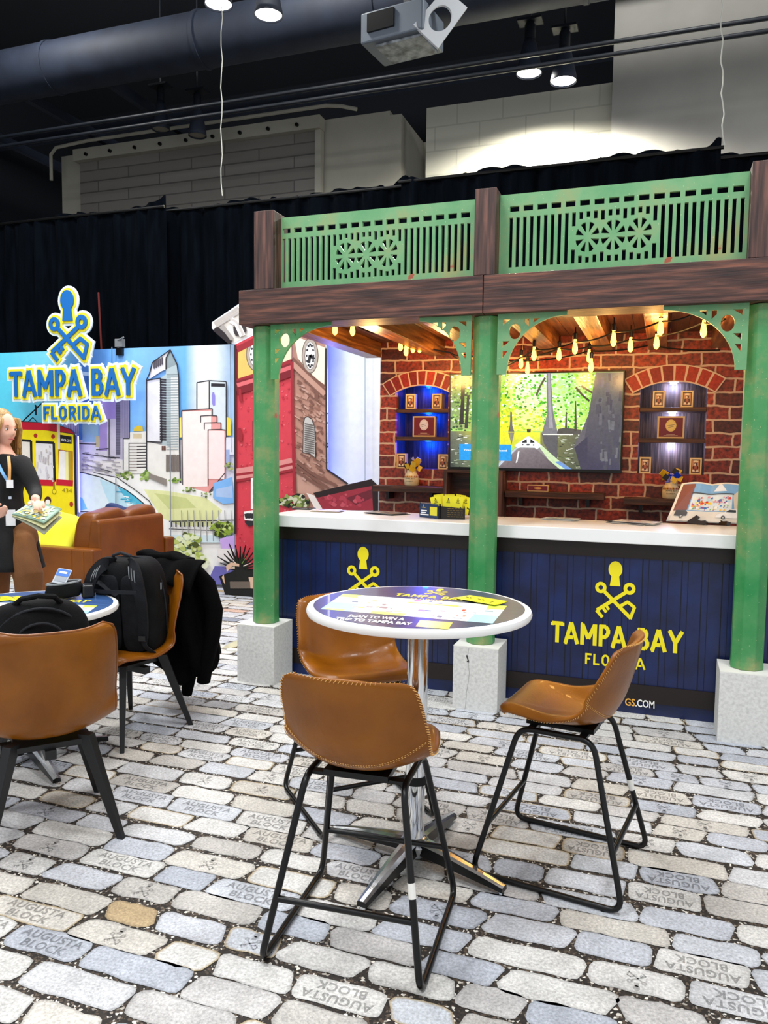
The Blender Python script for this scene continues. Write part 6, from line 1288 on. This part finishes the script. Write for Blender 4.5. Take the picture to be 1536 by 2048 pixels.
mb = MB(); mb.boxx(-.038, .038, -.002, .002, -.01, .072, M=Mc); mb.build('clear_sleeve', mat('frosted_plastic', 'b9bfc6', .25), t, bevel=.002, local=True)
mb = MB(); mb.boxx(-.034, .034, -.0035, -.0022, .03, .068, M=Mc, c='4a78c8'); mb.boxx(-.02, .02, -.004, -.0035, .045, .056, M=Mc, c='e8eef6'); mb.boxx(-.03, .03, -.0035, -.0022, 0, .028, M=Mc, c='9aa0a8'); mb.build('printed_card', PRINTFINE, t, local=True)
# ================================================================ PERSON
def skin_mb(verts, edges, levels=2):
    """verts = (position, rx[, ry]); the first one is the root"""
    me = bpy.data.meshes.new('tmp'); bm = bmesh.new(); ly = bm.verts.layers.skin.verify(); vs = []
    for i, v in enumerate(verts):
        b_ = bm.verts.new(v[0]); r_ = v[1]; b_[ly].radius = (r_, v[2] if len(v) > 2 else r_); b_[ly].use_root = (i == 0); vs.append(b_)
    for a, b_ in edges: bm.edges.new((vs[a], vs[b_]))
    bm.to_mesh(me); bm.free(); o = bpy.data.objects.new('tmp', me); col.objects.link(o)
    sk = o.modifiers.new('s', 'SKIN'); sk.use_smooth_shade = True; sk.branch_smoothing = .6
    q = o.modifiers.new('u', 'SUBSURF'); q.levels = levels
    dg = bpy.context.evaluated_depsgraph_get(); ev = o.evaluated_get(dg); m2 = bpy.data.meshes.new_from_object(ev)
    mb = MB(); mb.add([v.co.copy() for v in m2.vertices], [tuple(p.vertices) for p in m2.polygons])
    bpy.data.objects.remove(o); bpy.data.meshes.remove(m2); bpy.data.meshes.remove(me); return mb
def fuse(mb, vox=.006, sm=4):
    me = bpy.data.meshes.new('tmp'); me.from_pydata([tuple(v) for v in mb.v], [], mb.f); o = bpy.data.objects.new('tmp', me); col.objects.link(o)
    r_ = o.modifiers.new('r', 'REMESH'); r_.mode = 'VOXEL'; r_.voxel_size = vox
    if sm: q = o.modifiers.new('s', 'SMOOTH'); q.iterations = sm; q.factor = .5
    dg = bpy.context.evaluated_depsgraph_get(); m2 = bpy.data.meshes.new_from_object(o.evaluated_get(dg))
    out = MB(); out.add([v.co.copy() for v in m2.vertices], [tuple(p.vertices) for p in m2.polygons])
    bpy.data.objects.remove(o); bpy.data.meshes.remove(m2); bpy.data.meshes.remove(me); return out
def J(px, py, d): return CC + ray(px, py)*d
SKIN = mat('skin', 'e6ae96', .5, 0, 'ecb8a2', 8); HAIR = mat('blonde_hair', '6b4a26', .45, 0, 'c9a05a', 5, (30, 30, 2), lo=.3, hi=.7)
TROUS = mat('brown_trousers', '6b4322', .85, 0, '7c5029', 6, bump=.2, bscale=150); JACK = mat('black_blazer', '08080a', .8, 0, '101013', 5, bump=.15, bscale=180); TOP = mat('black_knit_top', '050506', .9)
sr = Vector((.70, .714, 0)); tcv = Vector((.714, -.70, 0)); UP = Vector((0, 0, 1))
pel = J(16, 1068, 5.0); base = Vector((pel.x, pel.y, 0))
person = thing('person', 'standing person in a black blazer and brown trousers, holding a magazine, at the left edge', 'person', base)
hc = J(4, 858, 5.0)
hf = (sr*.62+tcv*.78).normalized(); hl = UP.cross(hf)
HM = Matrix((hf, hl, UP)).transposed().to_4x4(); HM.translation = hc
HM = HM @ Matrix.Rotation(R(6), 4, 'Y')
def headfn(u, v):
    th = 2*PI*u; ph = PI*(v-.5); x, y, z = math.cos(ph)*math.cos(th), math.cos(ph)*math.sin(th), math.sin(ph)
    X, Y_, Z_ = x*.096, y*.074, z*.116
    if z < 0: k = -z; Y_ *= 1-.34*k**1.4; X *= 1-.10*k; X += .012*k*k
    if x < 0: X *= 1.08; Z_ += .006
    g = lambda cy, cz, sy, sz: math.exp(-((Y_-cy)/sy)**2-((Z_-cz)/sz)**2)
    if x > 0:
        X += .020*g(0, -.018, .011, .020) + .009*g(0, .008, .009, .026) + .008*g(0, -.088, .022, .016) + .004*g(0, -.054, .022, .009)
        X -= .009*(g(.030, .006, .016, .012)+g(-.030, .006, .016, .012)); X += .004*(g(.038, -.03, .02, .02)+g(-.038, -.03, .02, .02)) + .003*(g(.028, .03, .03, .01)+g(-.028, .03, .03, .01))
    return HM @ Vector((X, Y_, Z_))
bm_ = MB(); bm_.grid(headfn, 64, 48)
for s in (1, -1): bm_.superell((0,0,0), (.03, .012, .055), .8, .8, 16, 10, M=HM @ Matrix.Translation((-.005, s*.074, -.005)) @ Matrix.Rotation(s*.3, 4, 'Z'))
nk, ch, be = J(6, 902, 5.02), J(3, 945, 5.02), J(8, 1010, 5.0)
shR, shL = J(43, 920, 4.93), J(-36, 918, 5.12); elR, elL = J(71, 983, 4.9), J(-48, 1003, 4.98); wrR, wrL = J(71, 1001, 4.68), J(-14, 1024, 4.74)
hiR, hiL = J(34, 1085, 4.97), J(-4, 1085, 5.05); knR, knL = J(58, 1190, 4.93), J(-8, 1190, 5.05)
anR = Vector((*J(74, 1300, 4.95).xy, .085)); anL = Vector((*J(-14, 1300, 5.12).xy, .085))
fo = (sr*.45+tcv*.9).normalized()
V = [(pel, .125, .1), (be, .11, .09), (ch, .13, .1), (nk, .055), (hc-UP*.06, .05), (shR, .055), (elR, .042), (wrR, .026), (shL, .055), (elL, .042), (wrL, .026), (hiR, .095), (knR, .062), (anR, .042), (anR+fo*.13-UP*.05, .035), (hiL, .095), (knL, .062), (anL, .042), (anL+fo*.13-UP*.05, .035)]
Ed = [(0,1),(1,2),(2,3),(3,4),(2,5),(5,6),(6,7),(2,8),(8,9),(9,10),(0,11),(11,12),(12,13),(13,14),(0,15),(15,16),(16,17),(17,18)]
bm_.merge(skin_mb(V, Ed, 2))
def hand(w_, palm_dir, side, curl, thumb_side):
    """w_ wrist, palm_dir to the finger roots, side = across the knuckles, curl = way the fingertips bend"""
    P_ = Vector(palm_dir).normalized(); S2 = Vector(side).normalized(); Cl = Vector(curl).normalized(); mb = MB()
    k0 = w_+P_*.085
    mb.merge(skin_mb([(w_, .022, .026), (w_+P_*.045, .018, .036), (k0, .013, .036)], [(0,1),(1,2)], 2))
    for i, (o_, L_) in enumerate(((-.030, .066), (-.010, .075), (.010, .070), (.029, .055))):
        a = k0+S2*o_-P_*.014; b_ = a+P_*(L_*.5)+Cl*L_*.12; c = b_+P_*L_*.28+Cl*L_*.28; d = c+P_*L_*.1+Cl*L_*.3
        mb.merge(skin_mb([(a, .0095), (b_, .0088), (c, .008), (d, .0065)], [(0,1),(1,2),(2,3)], 2))
    a = w_+P_*.03+S2*thumb_side*.024; b_ = a+P_*.028+S2*thumb_side*.026+Cl*.008; c = b_+P_*.03+S2*thumb_side*.004+Cl*.012
    mb.merge(skin_mb([(a, .012), (b_, .0105), (c, .0085)], [(0,1),(1,2)], 2)); return mb
bm_.merge(hand(wrR, J(77, 1004, 4.60)-wrR, sr*.9-tcv*.3, -UP*.8+tcv*.3, -1)); bm_.merge(hand(wrL, J(14, 1030, 4.62)-wrL, UP*.7+tcv*.5, sr*.2+UP*.3+tcv*.1, 1))
fb = fuse(bm_, .0055, 3); fb.build('body', SKIN, person, True, auto=0)
# face
Hp = lambda x, y, z: HM @ Vector((x, y, z))
for s in (1, -1):
    mb = MB(); mb.superell(Hp(.079, s*.030, .006), (.018, .026, .013), .9, .9, 14, 10, M=HM.to_3x3().to_4x4()); e_ = mb.build('eye', mat('eye_white', 'e8e4e0', .3) if 'eye_white' not in MATS else MATS['eye_white'], person, True)
    mb = MB(); mb.superell(Hp(.0865, s*.030-.002, .006), (.005, .010, .011), .9, .9, 12, 8, M=HM.to_3x3().to_4x4()); mb.build('iris', BLACKM, e_, True)
    mb = MB(); mb.tube([Hp(.086, s*.014, .026), Hp(.090, s*.028, .031), Hp(.082, s*.046, .027)], [.002, .003, .0015], 8); mb.build('eyebrow', mat('brow', '8a6440', .7) if 'brow' not in MATS else MATS['brow'], person, True)
    mb = MB(); mb.tube([Hp(.0835, s*.018, .012), Hp(.089, s*.030, .0155), Hp(.080, s*.043, .010)], .0013, 6); mb.build('eyelashes', BLACKM, person, True)
mb = MB(); mb.tube([Hp(.090, -.024, -.055), Hp(.099, -.01, -.053), Hp(.101, 0, -.054), Hp(.099, .01, -.053), Hp(.090, .024, -.055)], [.001, .004, .0045, .004, .001], 10); mb.build('lips', mat('lips', 'b05a54', .4), person, True)
# hair: cap and long side locks
mb = MB()
def hairfn(u, v):
    th = 2*PI*u; ph = PI*(v-.5); x, y, z = math.cos(ph)*math.cos(th), math.cos(ph)*math.sin(th), math.sin(ph)
    return HM @ Vector((x*.105-.026, y*.088*(1+.02*math.sin(z*20)), z*.122+.012))
mb.grid(hairfn, 48, 30)
hr = random.Random(2)
for s in (1, -1):
    for i in range(17):
        a = -.055+.0068*i; w0 = hr.uniform(-.006, .006)
        mb.tube([Hp(a+.02, s*.06, .075), Hp(a+.012, s*.083, .0+w0), Hp(a+.004, s*(.086+.012*hr.random()), -.08), Hp(a-.006+w0, s*(.09+.02*hr.random()), -.15), Hp(a-.01+w0*2, s*(.085+.03*hr.random()), -.205-.03*hr.random())], [.011, .014, .014, .011, .004], 8)
for i in range(14): y = -.075+.0115*i; mb.tube([Hp(-.09, y, .05), Hp(-.125, y, -.04), Hp(-.12, y*1.1, -.13), Hp(-.11, y*1.2, -.2-.03*hr.random())], [.012, .015, .013, .004], 8)
mb.build('hair', HAIR, person, True, auto=0)
# clothes
def off(p, v): return p+v
Vc = [(pel+UP*.02, .155, .13), (be, .135, .115), (ch, .155, .125), (nk-UP*.02, .078, .07), (shR, .074), (elR, .047), (wrR+(elR-wrR)*.12, .036), (shL, .074), (elL, .052), (wrL+(elL-wrL)*.12, .043), (pel-UP*.14, .165, .14)]
jk = skin_mb(Vc, [(0,1),(1,2),(2,3),(2,4),(4,5),(5,6),(2,7),(7,8),(8,9),(0,10)], 2)
jk.superell(nk-UP*.075, (.34, .2, .12), .8, .8, 30, 14, M=basis((0,0,0), sr, tcv))
bz = fuse(jk, .009, 3).build('blazer', JACK, person, True, auto=0)
for sg_ in (1, -1):
    mb = MB()
    def skirt(u, v):
        a = sg_*R(28+152*u); d_ = hf*math.cos(a)+hl*math.sin(a); zz = .14-.33*v; r_ = (.135+.085*v)*(1-.1*abs(math.cos(a)))
        return pel+UP*(zz-.03*v*(1-u))+d_*(r_+.008*math.sin(u*16))
    mb.grid(skirt, 26, 10); mb.build('blazer_tail', JACK, bz, True, solid=.012, auto=0)
Vt = [(pel, .135, .115), (hiR, .112), (knR+UP*.12, .085), (knR, .08), (anR+UP*.04, .066), (hiL, .112), (knL+UP*.12, .085), (knL, .08), (anL+UP*.04, .066)]
tz = MB(); tz.superell((0,0,0), (.36, .25, .30), .75, .85, 36, 18, M=basis(pel-UP*.04, sr, tcv) @ Matrix.Rotation(R(-90), 4, 'X') if 0 else Matrix.Translation(pel-UP*.05) @ Matrix((sr, tcv*-1, UP)).transposed().to_4x4())
for q_ in ((1,2,3,4), (5,6,7,8)): tz.tube([pel.lerp(Vt[q_[0]][0], .6)]+[Vt[k_][0] for k_ in q_], [.10, .105, .09, .078, .066], 20)
fuse(tz, .008, 6).build('trousers', TROUS, person, True, auto=0)
for an in (anR, anL):
    mb = MB(); a = an-UP*.085; n = Vector((-fo.y, fo.x, 0)); rs = []
    for q, w_, h_ in ((-.06, .03, .06), (-.03, .038, .075), (.03, .042, .085), (.1, .046, .055), (.16, .042, .04), (.19, .026, .025)): rs.append([a+fo*q+n*w_*math.cos(R(k*30))+UP*max(.001, h_/2+h_/2*math.sin(R(k*30))) for k in range(12)])
    mb.rings(rs); mb.build('shoe', BLACKM, person, True)
# lanyard with name badges
lm = mat('lanyard_orange', 'd9a060', .6); lb2 = mat('lanyard_blue', '6a9ccc', .6)
def band(pts, w_, name, m_, par):
    mb = MB(); strap(mb, pts, w_, .003, tcv); return mb.build(name, m_, par, True)
fr_ = lambda px, py: J(px, py, 4.84)
n1 = band([J(17, 912, 4.88), fr_(19, 935), fr_(18.5, 960)], .018, 'lanyard', lm, person); n2 = band([J(-8, 918, 4.93), fr_(5, 945), fr_(16, 963)], .018, 'lanyard', lb2, person)
c = fr_(19.5, 968); Mb = basis(c, sr, UP)
for (dz, w_, h_, co) in ((0, .04, .05, 'f0f0f2'), (-.085, .016, .016, 'b9c4d4'), (-.21, .055, .1, 'e9ebee')):
    mb = MB(); mb.rings([[Mb @ Vector((x, z+dz, k)) for x, z in ((-w_/2, -h_/2), (w_/2, -h_/2), (w_/2, h_/2), (-w_/2, h_/2))] for k in (-.001, .003)], c=co)
    if h_ > .09:
        for k in range(3): mb.add([Mb @ Vector((x, z+dz, -.0018)) for x, z in ((-.015, .02-k*.014), (.015, .02-k*.014), (.015, .024-k*.014), (-.015, .024-k*.014))], [(0,1,2,3)], 0, '555a60')
    mb.build('name_badge', PRINTFINE, person)
# magazine in the hands
t = thing('magazine', 'thick open magazine with a green and yellow cover held in the hands of the person', 'magazine', J(75, 1025, 4.65))
A, B, C_, D_ = J(24, 1029, 4.60), J(64, 1003, 4.72), J(124, 1018, 4.66), J(88, 1047, 4.50)
def mg(u, v, dn): p = (A.lerp(D_, u)).lerp(B.lerp(C_, u), v); return p-UP*dn
for k, (dn, drop, c) in enumerate(((.0, .0, '7f9c88'), (.007, .022, 'd9d6a0'), (.014, .05, '9a9c88'))):
    mb = MB(); mb.grid(lambda u, v: mg(u, v, dn+drop*u*(1-.3*v)+.006*math.sin(u*PI)*-1), 12, 6, c=c); mb.build('pages' if k else 'cover', print_mat('magazine_print_%d' % k, .35, amt=.04), t, True, solid=.004, auto=0)
mb = MB(); r_ = random.Random(31)
def mq(u, v, du, dv, c, k): mb.add([mg(u, v, -.004-k)+UP*.006*math.sin(u*PI), mg(u+du, v+dv*.2, -.004-k)+UP*.006*math.sin((u+du)*PI), mg(u+du*.9, v+dv, -.004-k)+UP*.006*math.sin(u*PI), mg(u+.01, v+dv*.8, -.004-k)+UP*.006*math.sin(u*PI)], [(0,1,2,3)], 0, c)
mq(.0, .0, .6, .95, '5f8474', 0); mq(.35, .3, .5, .6, 'e8dc8a', .0004)
for i in range(90):
    u, v = r_.uniform(.02, .85), r_.uniform(.02, .85); c = r_.choice(['1c2420', '3c5c50', 'f2d820', 'e8c020', 'dfe8d8', '6a9080', 'f2f0e0'] if u < .7 else ['e8e4d0', 'c9c4a8', 'f2e06a', 'd9a84a', '2a2c2a', 'f4f2ea'])
    mq(u, v, r_.uniform(.03, .12), r_.uniform(.04, .12), c, .0006+i*.00002)
mb.build('cover_picture', PRINTFINE, t)
